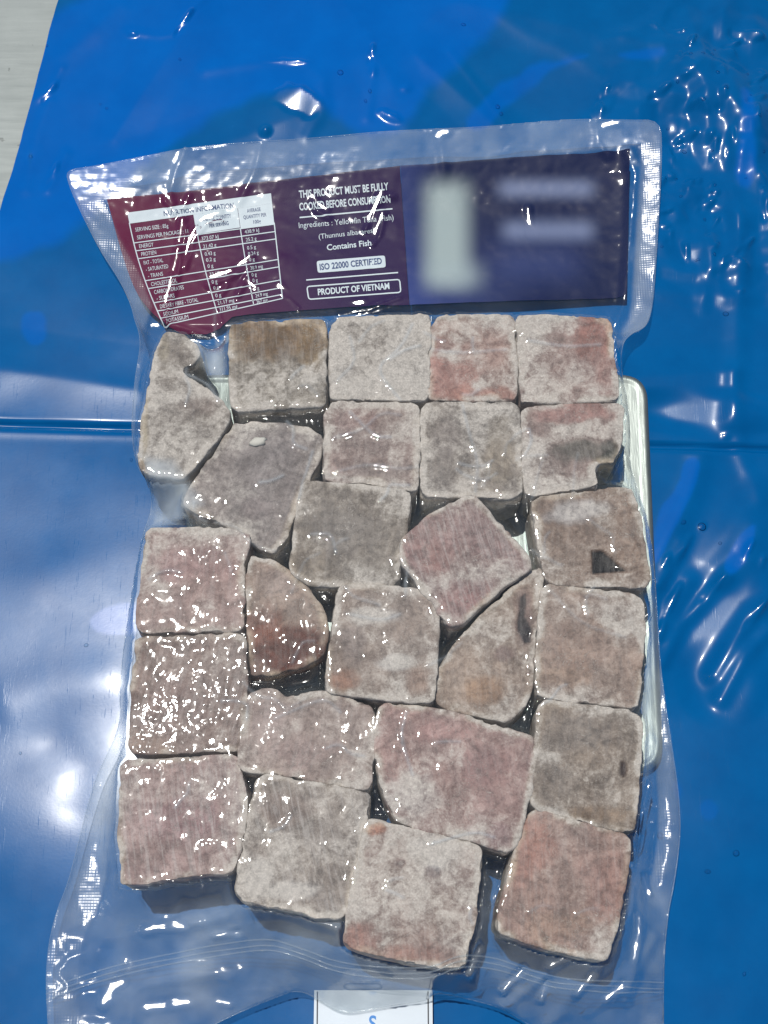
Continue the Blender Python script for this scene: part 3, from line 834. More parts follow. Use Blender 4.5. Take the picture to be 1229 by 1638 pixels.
# loose wrinkles where nothing is packed underneath
free = sstep(0.0003, 0.0025, U - np.where(OB > 0.025, OB, 0)) 
free = np.where(OB > 0.025, 0, 1.0) * free
edge_d = np.zeros_like(XX)
loose_low = sstep(1400, 1480, FPY)
wr = 1 - np.abs(fbm(XX * 38 + 0.5 * fbm(XX * 60, YY * 60, seed=3, octaves=2), YY * 62, seed=91, octaves=3))
U = U + free * loose_low * 0.0030 * (wr - 0.6)
rc = np.random.default_rng(21)
for _ in range(34):
    cx, cy = rc.choice([rc.uniform(90, 560), rc.uniform(700, 1060)]), rc.uniform(1430, 1640)
    a = math.radians(rc.choice([rc.normal(0, 22), rc.normal(75, 22)], p=[0.6, 0.4]))
    L = rc.uniform(20, 85)
    ln = [(cx - L * math.cos(a), cy - L * math.sin(a)), (cx + rc.normal(0, 8), cy + rc.normal(0, 8)), (cx + L * math.cos(a), cy + L * math.sin(a))]
    w = rc.uniform(12, 34)
    U = U + free * loose_low * rc.choice([1, 1, -0.6]) * w * 0.00005 * np.clip(1.05 - np.sqrt(seg_dist(FPX, FPY, ln) ** 2 + 2.0) / w, 0, 1)
# taut creases where the film spans the gaps
cr = 1 - np.abs(fbm(XX * 150, YY * 150, seed=33, octaves=2))
U = U + free * (1 - loose_low) * sstep(520, 560, FPY) * 0.0007 * (cr - 0.5)
us = U
for _ in range(3):
    t = us.copy()
    t[1:-1, 1:-1] = (us[1:-1, 1:-1] * 2 + us[:-2, 1:-1] + us[2:, 1:-1] + us[1:-1, :-2] + us[1:-1, 2:]) / 6
    us = t
oncube = OB > 0.030
for _ in range(3):
    t = oncube.copy(); t[1:-1, 1:-1] &= oncube[:-2, 1:-1] & oncube[2:, 1:-1] & oncube[1:-1, :-2] & oncube[1:-1, 2:]; oncube = t
U = np.where(oncube, us + 0.00015, U)
U = U + free * 0.0001 * fbm(XX * 260, YY * 260, seed=77, octaves=2)
top = sstep(540, 500, FPY)
U = U + top * (0.0010 * fbm(XX * 26, YY * 26, seed=19, octaves=2) + 0.00035 * fbm(XX * 90, YY * 120, seed=23, octaves=3))
def fridge(line, w, h):
    return h * np.exp(-(seg_dist(FPX, FPY, line) / w) ** 2)
for ln, w, h in [
    ([(292, 350), (283, 400), (272, 450), (258, 500)], 5, 0.0018), ([(352, 338), (325, 343), (303, 372), (292, 412)], 3.5, 0.0010),
    ([(262, 308), (276, 326), (290, 318), (300, 300)], 4, 0.0010), ([(330, 440), (365, 428), (402, 404), (390, 430), (378, 455)], 4.5, 0.0012),
    ([(500, 308), (506, 322), (525, 332)], 4, 0.0010), ([(585, 350), (598, 322), (612, 298), (630, 300)], 4, 0.0012),
    ([(596, 374), (606, 358), (614, 330)], 4, 0.0010), ([(448, 452), (462, 462), (476, 476)], 3.5, 0.0009), ([(540, 486), (590, 478), (640, 462)], 4, 0.0009),
    ([(265, 310), (282, 265), (296, 236)], 5, 0.0011), ([(380, 310), (410, 260), (420, 225)], 5, 0.0006),
    ([(258, 500), (300, 512), (345, 522)], 5, 0.0012), ([(352, 500), (340, 470), (360, 440)], 4, 0.0008),
    ([(700, 208), (708, 235), (712, 262)], 7, 0.0009), ([(955, 195), (960, 225), (975, 240)], 7, 0.0010), ([(1005, 240), (1018, 270), (1012, 380), (1005, 470), (985, 520)], 8, 0.0016),
    ([(230, 1435), (300, 1418), (372, 1412), (400, 1440)], 10, 0.0020), ([(230, 1492), (330, 1478), (400, 1462), (470, 1465), (540, 1490)], 8, 0.0024),
    ([(165, 1600), (210, 1570), (300, 1555), (380, 1560)], 14, 0.0018), ([(720, 1570), (745, 1520), (760, 1490)], 9, 0.0020),
    ([(800, 1620), (870, 1560), (880, 1535)], 8, 0.0020), ([(880, 1640), (920, 1580), (960, 1545)], 9, 0.0018), ([(1000, 1600), (1015, 1500), (1020, 1420)], 9, 0.0018),
    ([(1045, 1180), (1030, 1260), (1022, 1330)], 8, 0.0016), ([(1060, 1230), (1052, 1300), (1030, 1390)], 9, 0.0012), ([(940, 1620), (1000, 1580), (1050, 1500)], 9, 0.0014),
    ([(100, 1600), (160, 1575), (190, 1540)], 10, 0.0012), ([(160, 1450), (220, 1440), (260, 1480)], 11, 0.0014)]:
    U = U + fridge(ln, w * 1.2, h * 0.9) * np.where(OB > 0.025, 0.1, 1.0)
ZIP = [(74, 1590), (150, 1563), (229, 1541), (323, 1524), (410, 1511), (441, 1511), (488, 1526), (540, 1547), (620, 1556), (690, 1556), (735, 1535), (790, 1538), (850, 1560), (889, 1572), (960, 1577), (1062, 1580)]
ZIPS = chaikin(ZIP, 3, closed=False)
# fine creases of the film that run over the pieces and from one to the next
rc = np.random.default_rng(5)
CREASE = np.zeros_like(XX)
cents = [np.mean(c_[1], axis=0) for c_ in CUBES]
paths = [[(535, 700), (580, 690), (610, 660), (640, 665)], [(540, 755), (590, 742), (640, 752), (668, 748)], [(740, 650), (752, 700), (765, 740), (760, 790)], [(300, 600), (330, 610), (350, 640)],
         [(345, 835), (380, 842), (400, 870), (440, 880)], [(500, 720), (488, 760), (478, 800)], [(560, 660), (600, 700), (625, 700)], [(845, 545), (900, 556), (960, 552)], [(690, 560), (740, 566), (810, 560)],
         [(560, 985), (610, 995), (640, 985)], [(880, 945), (930, 1000), (1000, 1020)], [(440, 1150), (520, 1115), (545, 1140)], [(690, 1350), (760, 1330), (790, 1340)], [(640, 640), (600, 590), (640, 560), (660, 520)],
         [(540, 610), (570, 580), (560, 540)], [(940, 985), (935, 960), (950, 940)], [(650, 1140), (640, 1180), (660, 1240)], [(330, 440), (330, 500), (365, 520)]]
for _ in range(46):
    c_ = cents[rc.integers(len(cents))] + rc.normal(0, 48, 2)
    a = rc.uniform(0, 6.28); p_ = [tuple(c_)]
    for _k in range(rc.integers(2, 5)):
        a += rc.normal(0, 0.6); c_ = c_ + rc.uniform(10, 26) * np.array([math.cos(a), math.sin(a)]); p_.append(tuple(c_))
    paths.append(p_)
QX, QY = pixel_of(XX, YY, ZTOP)
for p_ in paths:
    p_ = chaikin(p_, 2, closed=False)
    q = np.asarray(p_)
    sel = (QX > q[:, 0].min() - 12) & (QX < q[:, 0].max() + 12) & (QY > q[:, 1].min() - 12) & (QY < q[:, 1].max() + 12)
    dd = seg_dist(QX[sel], QY[sel], [tuple(v) for v in q])
    CREASE[sel] = np.maximum(CREASE[sel], rc.uniform(0.4, 1.0) * np.exp(-(dd / 2.3) ** 2))
    U[sel] += 0.00028 * np.exp(-(dd / 3.4) ** 2)
# buckles over the header that throw the sun straight back
def glare(line, r):
    pts = resample(line, 5.0)
    for k0 in range(0, max(1, len(pts) - 3), 9):
        seg = pts[k0:k0 + 10]
        sx_, sy_ = world_at(seg[:, 0], seg[:, 1], 0.012)
        x0, y0 = float(sx_.mean()), float(sy_.mean())
        v = CAM - np.array([x0, y0, 0.012]); v /= np.linalg.norm(v); h = v + np.array(SUN)
        rw = r * 0.00021
        m_ = 3 * rw
        sel = (XX > sx_.min() - m_) & (XX < sx_.max() + m_) & (YY > sy_.min() - m_) & (YY < sy_.max() + m_)
        d_ = seg_dist(XX[sel], YY[sel], list(zip(sx_, sy_))) / rw
        w_ = np.exp(-d_ ** 4)
        pl = -h[0] / h[2] * (XX[sel] - x0) - h[1] / h[2] * (YY[sel] - y0)
        off = np.sum(w_ * (U[sel] - pl)) / np.sum(w_)
        U[sel] = U[sel] * (1 - w_) + w_ * (pl + off + 0.0001)
for ln in [[(292, 350), (284, 400), (271, 450), (260, 495)], [(350, 340), (326, 346), (306, 374), (294, 408)], [(338, 440), (370, 428), (400, 406)], [(590, 348), (602, 322), (613, 302)], [(598, 374), (612, 338)],
           [(500, 312), (507, 324), (522, 332)], [(262, 308), (275, 326)], [(292, 246), (284, 266)], [(395, 445), (408, 455)], [(545, 483), (580, 478)], [(445, 450), (460, 464)], [(700, 228), (715, 226)], [(960, 215), (985, 212)], [(845, 330), (850, 370)]]:
    glare(ln, 8.5)
for ln, r in [([(240, 1490), (270, 1482), (300, 1484)], 9), ([(165, 1605), (178, 1580), (205, 1566)], 12), ([(235, 1612), (300, 1602)], 10), ([(350, 1600), (368, 1606)], 7), ([(1012, 1470), (1010, 1500), (1003, 1535)], 8),
              ([(868, 1548), (900, 1532)], 7), ([(912, 1590), (935, 1560)], 6), ([(800, 1585), (830, 1552)], 6), ([(1030, 1262), (1018, 1300), (1010, 1338)], 7), ([(130, 1480), (150, 1440)], 6), ([(745, 1560), (760, 1520)], 6),
              ([(560, 1580), (610, 1578)], 6), ([(350, 1500), (390, 1494)], 5), ([(960, 1600), (985, 1575)], 7), ([(860, 1600), (866, 1570)], 5), ([(1040, 1430), (1030, 1400)], 6)]:
    glare(ln, r)
U = np.maximum(U, floor)
UF = np.where(IN, U, np.where(ring, BV, 0.015))

bag = bpy.data.objects.new("vacuum_bag", None)
COL.objects.link(bag)
bag.location = (0.0, 0.0, 0.0138)
bag.empty_display_size = 0.02
bag["label"] = "clear vacuum bag with purple printed panel holding all the fish pieces"
bag["category"] = "bag"

mask_any = IN[:-1, :-1] | IN[1:, :-1] | IN[:-1, 1:] | IN[1:, 1:]
VX = np.where(ring, SNAP[..., 0], XX); VY = np.where(ring, SNAP[..., 1], YY)
VZ = UF
cpx, cpy = pixel_of(0.25 * (VX[:-1, :-1] + VX[1:, :-1] + VX[:-1, 1:] + VX[1:, 1:]), 0.25 * (VY[:-1, :-1] + VY[1:, :-1] + VY[:-1, 1:] + VY[1:, 1:]), 0.016)
outp = [tuple(p) for p in OUT[:, :2]]
iTR = next(i for i, p in enumerate(outp) if p == (1057, 192)); iBR = next(i for i, p in enumerate(outp) if p == (1062, 1690))
iBL = next(i for i, p in enumerate(outp) if p == (80, 1690))
right_line = outp[iTR:iBR + 1]; left_line = outp[iBL:] + outp[:1]
topl = np.interp(cpx, [105, 170, 640, 1008, 1060], [326, 314, 262, 234, 230])
m_top = mask_any & (cpy < topl)
dl = seg_dist(cpx, cpy, left_line); dr = seg_dist(cpx, cpy, right_line)
SEAL_Y_L, SEAL_W_L = [270, 480, 520, 760, 830, 1000, 1150, 1250, 1400, 1640], [45, 30, 6, 8, 10, 18, 22, 42, 48, 44]
wl = np.interp(cpy, SEAL_Y_L, SEAL_W_L)
SEAL_Y_R, SEAL_W_R = [190, 500, 540, 800, 900, 1000, 1150, 1300, 1500, 1640], [34, 30, 4, 6, 12, 24, 26, 28, 34, 36]
wr_ = np.interp(cpy, SEAL_Y_R, SEAL_W_R)
m_left = mask_any & ~m_top & (dl < wl)
m_right = mask_any & ~m_top & (dr < wr_) & ~m_left
m_mid = mask_any & ~m_top & ~m_left & ~m_right
m_head = m_mid & (cpy < np.interp(cpx, [150, 360, 420, 1060], [545, 530, 500, 488]))
m_mid = m_mid & ~m_head
obc = np.maximum.reduce([OB[:-1, :-1], OB[1:, :-1], OB[:-1, 1:], OB[1:, 1:]])
m_low = m_mid & (cpy > 1395) & (obc < 0.025) & ~inside(cpx, cpy, [(760, 1340), (830, 1340), (800, 1500), (745, 1500)])
m_mid = m_mid & ~m_low
VALL = np.stack([VX, VY, VZ], -1).reshape(-1, 3)
vpx, vpy = pixel_of(VX, VY, 0.016)
sd = 4.0
smask = sstep(sd, -sd, vpy - np.interp(vpx, [105, 170, 640, 1008, 1060], [326, 314, 262, 234, 230]))
smask = np.maximum(smask, sstep(sd, -sd, seg_dist(vpx, vpy, left_line) - np.interp(vpy, SEAL_Y_L, SEAL_W_L)))
smask = np.maximum(smask, sstep(sd, -sd, seg_dist(vpx, vpy, right_line) - np.interp(vpy, SEAL_Y_R, SEAL_W_R)))
hbase = 0.040 + (0.015 - 0.040) * sstep(540, 490, vpy)
hbase = hbase * (1 + 3.2 * sstep(1390, 1470, FPY) * np.where(OB > 0.025, 0, 1) * np.clip(0.8 + 0.9 * fbm(XX * 45, YY * 45, seed=66, octaves=3), 0.1, 2.0))
hbase = hbase * np.where((OB < 0.025) & (FPY > 520) & (FPY < 1400), 0.45, 1.0)
bunch = np.maximum(sstep(-10, 10, signed(vpx, vpy, [(238, 765), (290, 772), (335, 835), (300, 850), (236, 848)])), 0.7 * sstep(-8, 8, signed(vpx, vpy, [(318, 560), (366, 520), (368, 650), (330, 612)])))
hbase = hbase * (1 - bunch) + 0.42 * bunch
HAZE = (hbase * (1 - smask) + 0.145 * smask) * np.clip(1.0 + 0.6 * fbm(XX * 90, YY * 90, seed=55, octaves=4), 0.3, 1.9)
HZ = np.clip(HAZE + 0.30 * CREASE, 0, 0.7).ravel()
CRK = np.full_like(XX, 0.48)
TPX, TPY = pixel_of(XX, YY, ZTOP)
for k, a in {12: 0.42, 13: 0.25, 14: 0.45, 18: 0.6, 22: 0.55, 23: 0.5, 17: 0.4, 15: 0.35, 4: 0.3}.items():
    CRK = np.where(inside(TPX, TPY, CUBES[k][1]), a, CRK)
CRK = CRK * np.clip(0.75 + 0.7 * fbm(XX * 70, YY * 70, seed=88, octaves=2), 0.15, 1.6)
CRK = np.where(OB > 0.025, CRK, 0.35)
for nm, mk, mt in (("front_film", m_mid, 'film'), ("header_film", m_head, 'header'), ("lower_film", m_low, 'loose'), ("top_seal", m_top, 'topseal'), ("side_seal", m_left, 'seal'), ("side_seal", m_right, 'seal')):
    v, f, hv = compact(VALL, grid_faces(mk), HZ)
    me = mesh_from(nm, v, f)
    point_attr(me, "haze", hv)
    if nm == "front_film":
        point_attr(me, "crinkle", compact(VALL, grid_faces(mk), CRK.ravel())[2])
    add_obj(nm, me, M[mt], bag)
# back film, close under the pieces
step = 2
BZ = np.minimum(UF - 0.0009, np.maximum(floor - 0.0007, np.where(OB > 0.025, 0.0134, UF - 0.0009)))
VB = np.stack([VX, VY, BZ], -1).reshape(-1, 3)
v, f, hv = compact(VB, grid_faces(mask_any), HZ)
me = mesh_from("back_film", v, f)
point_attr(me, "haze", hv)
add_obj("back_film", me, M['back'], bag)

def film_z(x, y):
    return bilinear(UF, x, y, FX, FY)
def on_film(px, py, dz):
    """a photo point laid onto the film"""
    z = np.full(np.shape(px), 0.0165)
    for _ in range(3):
        x, y = world_at(px, py, z)
        z = film_z(x, y)
    return np.stack([x, y, z + dz], -1)

def tube(line, r, dz, sides=6):
    p = resample(line, 4.0)
    P = on_film(p[:, 0], p[:, 1], dz)
    T = np.gradient(P, axis=0); T /= np.linalg.norm(T, axis=1)[:, None]
    N = np.cross(T, [0, 0, 1.0]); N /= np.linalg.norm(N, axis=1)[:, None]
    B = np.cross(N, T)
    V, F = [], []
    for i in range(len(P)):
        for k in range(sides):
            a = 2 * math.pi * k / sides
            V.append(P[i] + r * (math.cos(a) * N[i] + math.sin(a) * B[i]))
    for i in range(len(P) - 1):
        for k in range(sides):
            F.append((i * sides + k, i * sides + (k + 1) % sides, (i + 1) * sides + (k + 1) % sides, (i + 1) * sides + k))
    return np.array(V), np.array(F)
ed = np.vstack([BAG, BAG[:1]]); ez = np.r_[o3[:, 2], o3[:1, 2]]
EP = np.stack([ed[:, 0], ed[:, 1], np.maximum(ez, bilinear(floor, ed[:, 0], ed[:, 1], FX, FY))], -1)
ev, ef = [], []
for i in range(len(EP)):
    t = EP[(i + 1) % (len(EP) - 1)] - EP[i - 1 if i else -2]; t = t / np.linalg.norm(t)
    nn = np.cross(t, [0, 0, 1.0]); nn /= np.linalg.norm(nn)
    for c_, s_ in ((1, 0), (0, 1), (-1, 0), (0, -1)):
        ev.append(EP[i] + 0.00019 * (c_ * nn + s_ * np.array([0, 0, 1.0])))
for i in range(len(EP) - 1):
    for k in range(4):
        ef.append((4 * i + k, 4 * i + (k + 1) % 4, 4 * i + 4 + (k + 1) % 4, 4 * i + 4 + k))
me = mesh_from("cut_edge", ev, np.array(ef))
point_attr(me, "haze", np.ones(len(me.vertices)))
add_obj("cut_edge", me, M['zip'], bag)
for off in (0, 9, 17):
    v, f = tube([(a, b - 8 + off + 2.2 * float(vnoise(np.array([a * 0.02]), np.array([off * 0.3]), seed=7)[0])) for a, b in ZIPS], 0.00026, -0.00006)
    me = mesh_from("zip_ridge", v, f)
    point_attr(me, "haze", np.ones(len(me.vertices)))
    add_obj("zip_ridge", me, M['zip'], bag)

# ---- printed panel under the film
def panel_mesh(name, poly, dz, ink):
    pl = np.asarray(poly, float)
    P3 = on_film(pl[:, 0], pl[:, 1], 0)
    W = P3[:, :2]
    h = 0.0006
    gx = np.arange(W[:, 0].min() - 3 * h, W[:, 0].max() + 3 * h, h); gy = np.arange(W[:, 1].min() - 3 * h, W[:, 1].max() + 3 * h, h)
    x, y = np.meshgrid(gx, gy)
    ins = inside(x, y, [tuple(p) for p in W])
    t = ins.copy()
    e = t.copy(); e[1:] |= t[:-1]; e[:-1] |= t[1:]; t2 = e.copy(); t2[:, 1:] |= e[:, :-1]; t2[:, :-1] |= e[:, 1:]
    rg = t2 & ~ins
    _, q, _ = nearest_on(W, None, x[rg], y[rg])
    x[rg] = q[:, 0]; y[rg] = q[:, 1]
    mk = ins[:-1, :-1] | ins[1:, :-1] | ins[:-1, 1:] | ins[1:, 1:]
    z = film_z(x, y) + dz
    px, py = pixel_of(x, y, z)
    col = ink(px, py)
    v, f, c = compact(np.stack([x, y, z], -1).reshape(-1, 3), grid_faces(mk), col.reshape(-1, 3))
    me = mesh_from(name, v, f)
    if len(me.vertices) == len(c):
        point_attr(me, "ink", c, 'FLOAT_COLOR')
    return me
def ink_purple(px, py):
    t = sstep(180, 560, px + 0.35 * (430 - py))[..., None]
    return lin((98, 18, 56)) * (1 - t) + lin((40, 18, 66)) * t
def soft(px, py, x0, x1, y0, y1, s):
    return sstep(x0 - s, x0 + s, px) * sstep(x1 + s, x1 - s, px) * sstep(y0 - s, y0 + s, py) * sstep(y1 + s, y1 - s, py)
def ink_navy(px, py):
    c = np.broadcast_to(lin((0, 19, 64)), px.shape + (3,)).copy()
    def lay(w, rgb):
        nonlocal c
        c = c * (1 - w[..., None]) + lin(rgb) * w[..., None]
    lay(sstep(900, 640, px) * sstep(330, 500, py) * 0.6, (68, 82, 140))
    lay(sstep(720, 640, px) * 0.5, (48, 66, 132))
    lay(soft(px, py, 790, 930, 395, 445, 42) * 0.5, (66, 80, 134))
    lay(soft(px, py, 682, 748, 292, 455, 24) * 0.97, (158, 172, 172))
    lay(soft(px, py, 690, 770, 425, 458, 26) * 0.6, (158, 172, 176))
    lay(soft(px, py, 800, 948, 293, 311, 20) * 0.95, (136, 148, 182))
    lay(soft(px, py, 806, 948, 357, 380, 20) * 0.85, (128, 140, 174))
    return c
lab_poly = np.vstack([[(171, 318), (400, 291), (640, 264), (647, 370), (655, 487), (560, 490), (450, 498), (400, 502), (372, 506), (352, 524), (330, 534), (292, 533)],
                      chaikin([(292, 533), (250, 508), (218, 470), (196, 410), (171, 318)], 2, closed=False)[1:-1]])
lab = add_obj("printed_panel", panel_mesh("printed_panel", lab_poly, -0.00030, ink_purple), M['print'], bag, label="purple panel with the nutrition table and product text")
nav = add_obj("printed_panel", panel_mesh("printed_panel", [(640.6, 264), (825, 250), (1008, 237), (1006, 350), (1003, 472), (830, 480), (655.6, 487), (647.5, 370)], -0.00030, ink_navy), M['print'], bag, label="navy panel with soft pale blocks")

def sub(name, me, mat):
    o = bpy.data.objects.new(name, me); COL.objects.link(o)
    me.materials.clear(); me.materials.append(mat)
    o.parent = lab
    lab_children.append(o)
    return o
lab_children = []
DZ1, DZ2 = -0.00018, -0.00008
TQ = dict(TL=(203.6, 339.5), TR=(433.6, 308.4), BR=(452, 477), BL=(262, 520))
def tmap(u, v):
    u = np.asarray(u, float); v = np.asarray(v, float)
    r = [(1 - u) * (1 - v) * TQ['TL'][k] + u * (1 - v) * TQ['TR'][k] + u * v * TQ['BR'][k] + (1 - u) * v * TQ['BL'][k] for k in (0, 1)]
    bow = -7 * np.sin(np.pi * v) * (1 - u)
    return r[0] + bow, r[1]
def fill_grid(name, fn, nu, nv, dz, mat):
    u, v = np.meshgrid(np.linspace(0, 1, nu + 1), np.linspace(0, 1, nv + 1))
    px, py = fn(u, v)
    P = on_film(px, py, dz)
    return sub(name, mesh_from(name, P.reshape(-1, 3), grid_faces(np.ones((nv, nu), bool))[:, ::-1]), mat)
def stroke(name, line, w, dz, mat):
    p = resample(line, 3.0)
    t = np.gradient(p, axis=0); t /= np.hypot(t[:, 0], t[:, 1])[:, None]
    nrm = np.stack([-t[:, 1], t[:, 0]], -1) * w / 2
    a, b = p + nrm, p - nrm
    P = np.stack([on_film(a[:, 0], a[:, 1], dz), on_film(b[:, 0], b[:, 1], dz)], 1).reshape(-1, 3)
    F = np.array([(2 * i, 2 * i + 1, 2 * i + 3, 2 * i + 2) for i in range(len(p) - 1)])
    return sub(name, mesh_from(name, P, F), mat)
def glyphs(body, bold=0.0, fine=3):
    cu = bpy.data.curves.new("t", 'FONT')
    cu.body = body; cu.size = 1.0; cu.resolution_u = fine; cu.offset = bold
    ob = bpy.data.objects.new("t", cu); COL.objects.link(ob)
    dg = bpy.context.evaluated_depsgraph_get()
    me = bpy.data.meshes.new_from_object(ob.evaluated_get(dg))
    bpy.data.objects.remove(ob); bpy.data.curves.remove(cu)
    co = np.empty(len(me.vertices) * 3, np.float32); me.vertices.foreach_get("co", co)
    return me, co.reshape(-1, 3).astype(float)
def text(body, p0, p1, cap, mat, bold=0.0, dz=DZ1, fit=None):
    """lettering whose baseline runs from p0 to p1 (photo pixels), capitals cap pixels tall"""
    me, co = glyphs(body, bold)
    x0, x1 = co[:, 0].min(), co[:, 0].max()
    u = (co[:, 0] - x0) / (x1 - x0)
    v = co[:, 1] / 0.69 * cap
    p0, p1 = np.array(p0, float), np.array(p1, float)
    t = (p1 - p0); L = np.hypot(*t); n = np.array([t[1], -t[0]]) / L
    px = p0[0] + t[0] * u + n[0] * v
    py = p0[1] + t[1] * u + n[1] * v
    P = on_film(px, py, dz)
    me.vertices.foreach_set("co", P.astype(np.float32).ravel()); me.update()
    me.name = "lettering"
    return sub("lettering", me, mat)

W_, N_ = M['white'], M['navy']
fill_grid("table_header", lambda u, v: tmap(u, 0.0 + v * 0.098), 60, 6, -0.00022, W_)
fill_grid("table_header", lambda u, v: tmap(0.448 + u * 0.309, 0.0985 + v * 0.178), 24, 10, -0.00022, W_)
fill_grid("table_header", lambda u, v: tmap(0.760 + u * 0.240, 0.0985 + v * 0.195), 20, 10, -0.00022, W_)
def tline(u0, v0, u1, v1, w=1.5):
    t = np.linspace(0, 1, 24)
    x, y = tmap(u0 + (u1 - u0) * t, v0 + (v1 - v0) * t)
    stroke("table_line", np.stack([x, y], -1), w, DZ1, W_)
rows = [0.27, 0.34, 0.41, 0.605, 0.675, 0.80, 0.873, 0.937]
for r in rows:
    tline(0, r, 1, r + 0.025)
tline(0, 1.0, 1, 1.0); tline(0, 0.09, 0, 1.0, 1.7); tline(1, 0.28, 1, 1.0, 1.7); tline(0.452, 0.27, 0.452, 1.0); tline(0.758, 0.29, 0.758, 1.0)
def ttext(body, u, v, wpx, cap=6.4, mat=W_, bold=0.0):
    """a table entry starting at (u, v) of the table, wpx pixels wide"""
    x, y = tmap(u, v); x2, y2 = tmap(u + 0.05, v + 0.0012)
    d = np.array([x2 - x, y2 - y]); d /= np.hypot(*d)
    text(body, (x, y), (x + d[0] * wpx, y + d[1] * wpx), cap, mat, bold)
ttext("NUTRITION INFORMATION", 0.245, 0.073, 113, 7.5, N_, 0.02)
ttext("AVERAGE QUANTITY", 0.50, 0.170, 47, 6.2, N_, 0.02); ttext("PER SERVING", 0.545, 0.235, 31, 6.2, N_, 0.02)
ttext("AVERAGE", 0.82, 0.150, 22, 5.6, N_, 0.02); ttext("QUANTITY PER", 0.79, 0.205, 37, 5.6, N_, 0.02); ttext("100g", 0.855, 0.262, 12, 5.6, N_, 0.02)
for b, v, w in [("SERVING SIZE : 85g", 0.175, 53), ("SERVINGS PER PACKAGE : 11", 0.245, 82), ("ENERGY", 0.322, 23), ("PROTIEN", 0.393, 24), ("FAT - TOTAL", 0.470, 31),
                ("- SATURATED", 0.528, 36), ("- TRANS", 0.586, 24), ("CHOLESTEROL", 0.660, 42), ("CARBOHYDRATES", 0.730, 48), ("- SUGARS", 0.785, 29),
                ("DIETARY FIBRE - TOTAL", 0.858, 62), ("SODIUM", 0.925, 24), ("POTASSIUM", 0.985, 36)]:
    ttext(b, 0.03, v, w, 6.2)
for b, v, w in [("373.07 kJ", 0.340, 27), ("21.42 g", 0.412, 21), ("0.43 g", 0.482, 17), ("0.2 g", 0.536, 15), ("0 g", 0.592, 9), ("33.15 mg", 0.668, 27), ("0 g", 0.738, 9),
                ("0 g", 0.790, 9), ("0 g", 0.862, 9), ("21.17 mg", 0.930, 27), ("311.95 mg", 0.990, 29)]:
    ttext(b, 0.475, v, w, 5.8)
for b, v, w in [("438.9 kJ", 0.350, 23), ("25.2 g", 0.424, 17), ("0.5 g", 0.500, 14), ("0.24 g", 0.556, 17), ("0 g", 0.610, 9), ("38.9 mg", 0.688, 20), ("0 g", 0.752, 8), ("0 g", 0.806, 8),
                ("0 g", 0.880, 8), ("24.9 mg", 0.948, 20), ("367 mg", 1.005, 18)]:
    ttext(b, 0.785, v - 0.01, w, 5.6)
text("THIS PRODUCT MUST BE FULLY", (479, 316), (622, 303), 11.5, W_, 0.025)
text("COOKED BEFORE CONSUMPTION", (479.5, 336), (625, 323), 11.5, W_, 0.025)
stroke("rule", [(479.5, 347.5), (628, 333.5)], 2.2, DZ1, W_)
text("Ingredients : Yellowfin Tuna (Fish)", (478.5, 364.5), (630, 351.5), 9.0, W_)
text("(Thunnus albacares)", (510.5, 382), (600, 371.5), 8.0, W_)
text("Contains Fish", (523.5, 400), (594.5, 392), 9.0, W_, 0.02)
def pill(name, A, B, C, D, r, dz, mat, outline=None):
    pts = rounded([A, B, C, D], r, 6)
    if outline:
        return stroke(name, np.vstack([pts, pts[:1]]), outline, dz, mat)
    o = panel_mesh(name, pts, dz, lambda x, y: np.broadcast_to(lin((205, 216, 222)), x.shape + (3,)))
    return sub(name, o, mat)
pill("badge", (506.5, 417), (616, 408), (617.5, 427), (508.5, 436), 4, -0.00022, W_)
text("ISO 22000 CERTIFIED", (512, 431.5), (611.5, 421.5), 9.6, N_, 0.03)
stroke("rule", [(490, 447.5), (637, 435.5)], 2.0, DZ1, W_)
pill("badge_frame", (491, 458), (639.5, 446.5), (641.5, 467), (494, 478.5), 4, DZ1, W_, outline=2.0)
text("PRODUCT OF VIETNAM", (509, 471.5), (623.5, 461.5), 9.6, W_, 0.03)

# ------------------------------------------------------------------ white card poking out below the bag
def flat_quad(pts, z, th=0.0):
    P = [world_at(a, b, z) for a, b in pts]
    n = len(P)
    V = [(x, y, z - th) for x, y in P] + [(x, y, z) for x, y in P]
    F = [tuple(range(n, 2 * n)), tuple(reversed(range(n)))] + [(i, (i + 1) % n, n + (i + 1) % n, n + i) for i in range(n)]
    me = mesh_from("card", V, F, smooth=False)
    b = bmesh.new(); b.from_mesh(me); bmesh.ops.recalc_face_normals(b, faces=b.faces); b.to_mesh(me); b.free()
    return me
CZ = 0.0078
card = bpy.data.objects.new("printed_card", None); COL.objects.link(card)
cx_, cy_ = world_at(597, 1640, CZ); card.location = (float(cx_), float(cy_), CZ - 0.0006)
card["label"] = "white card with dark border lines peeking out below the bag"; card["category"] = "card"
def cpart(name, me, mat):
    me.name = name
    return add_obj(name, me, mat, card)
cpart("sheet", flat_quad([(503, 1584), (692, 1584), (693, 1760), (500, 1760)], CZ, 0.0006), M['card'])
cpart("border_line", flat_quad([(507, 1586), (509, 1586), (507.5, 1758), (505.5, 1758)], CZ + 0.00012, 0.00008), M['black'])
cpart("border_line", flat_quad([(684, 1586), (686, 1586), (687.5, 1758), (685.5, 1758)], CZ + 0.00012, 0.00008), M['black'])
gm, co = glyphs("S", 0.02, 6)
co[:, :2] -= (co[:, :2].max(0) + co[:, :2].min(0)) / 2
sc = 0.0065
sx_, sy_ = world_at(596.5, 1637, CZ)
gm.vertices.foreach_set("co", np.stack([co[:, 0] * sc * 0.85 + sx_, co[:, 1] * sc * 1.0 + sy_, np.full(len(co), CZ + 0.00012)], -1).astype(np.float32).ravel())
gm.update()
cpart("lettering", gm, M['cyan'])

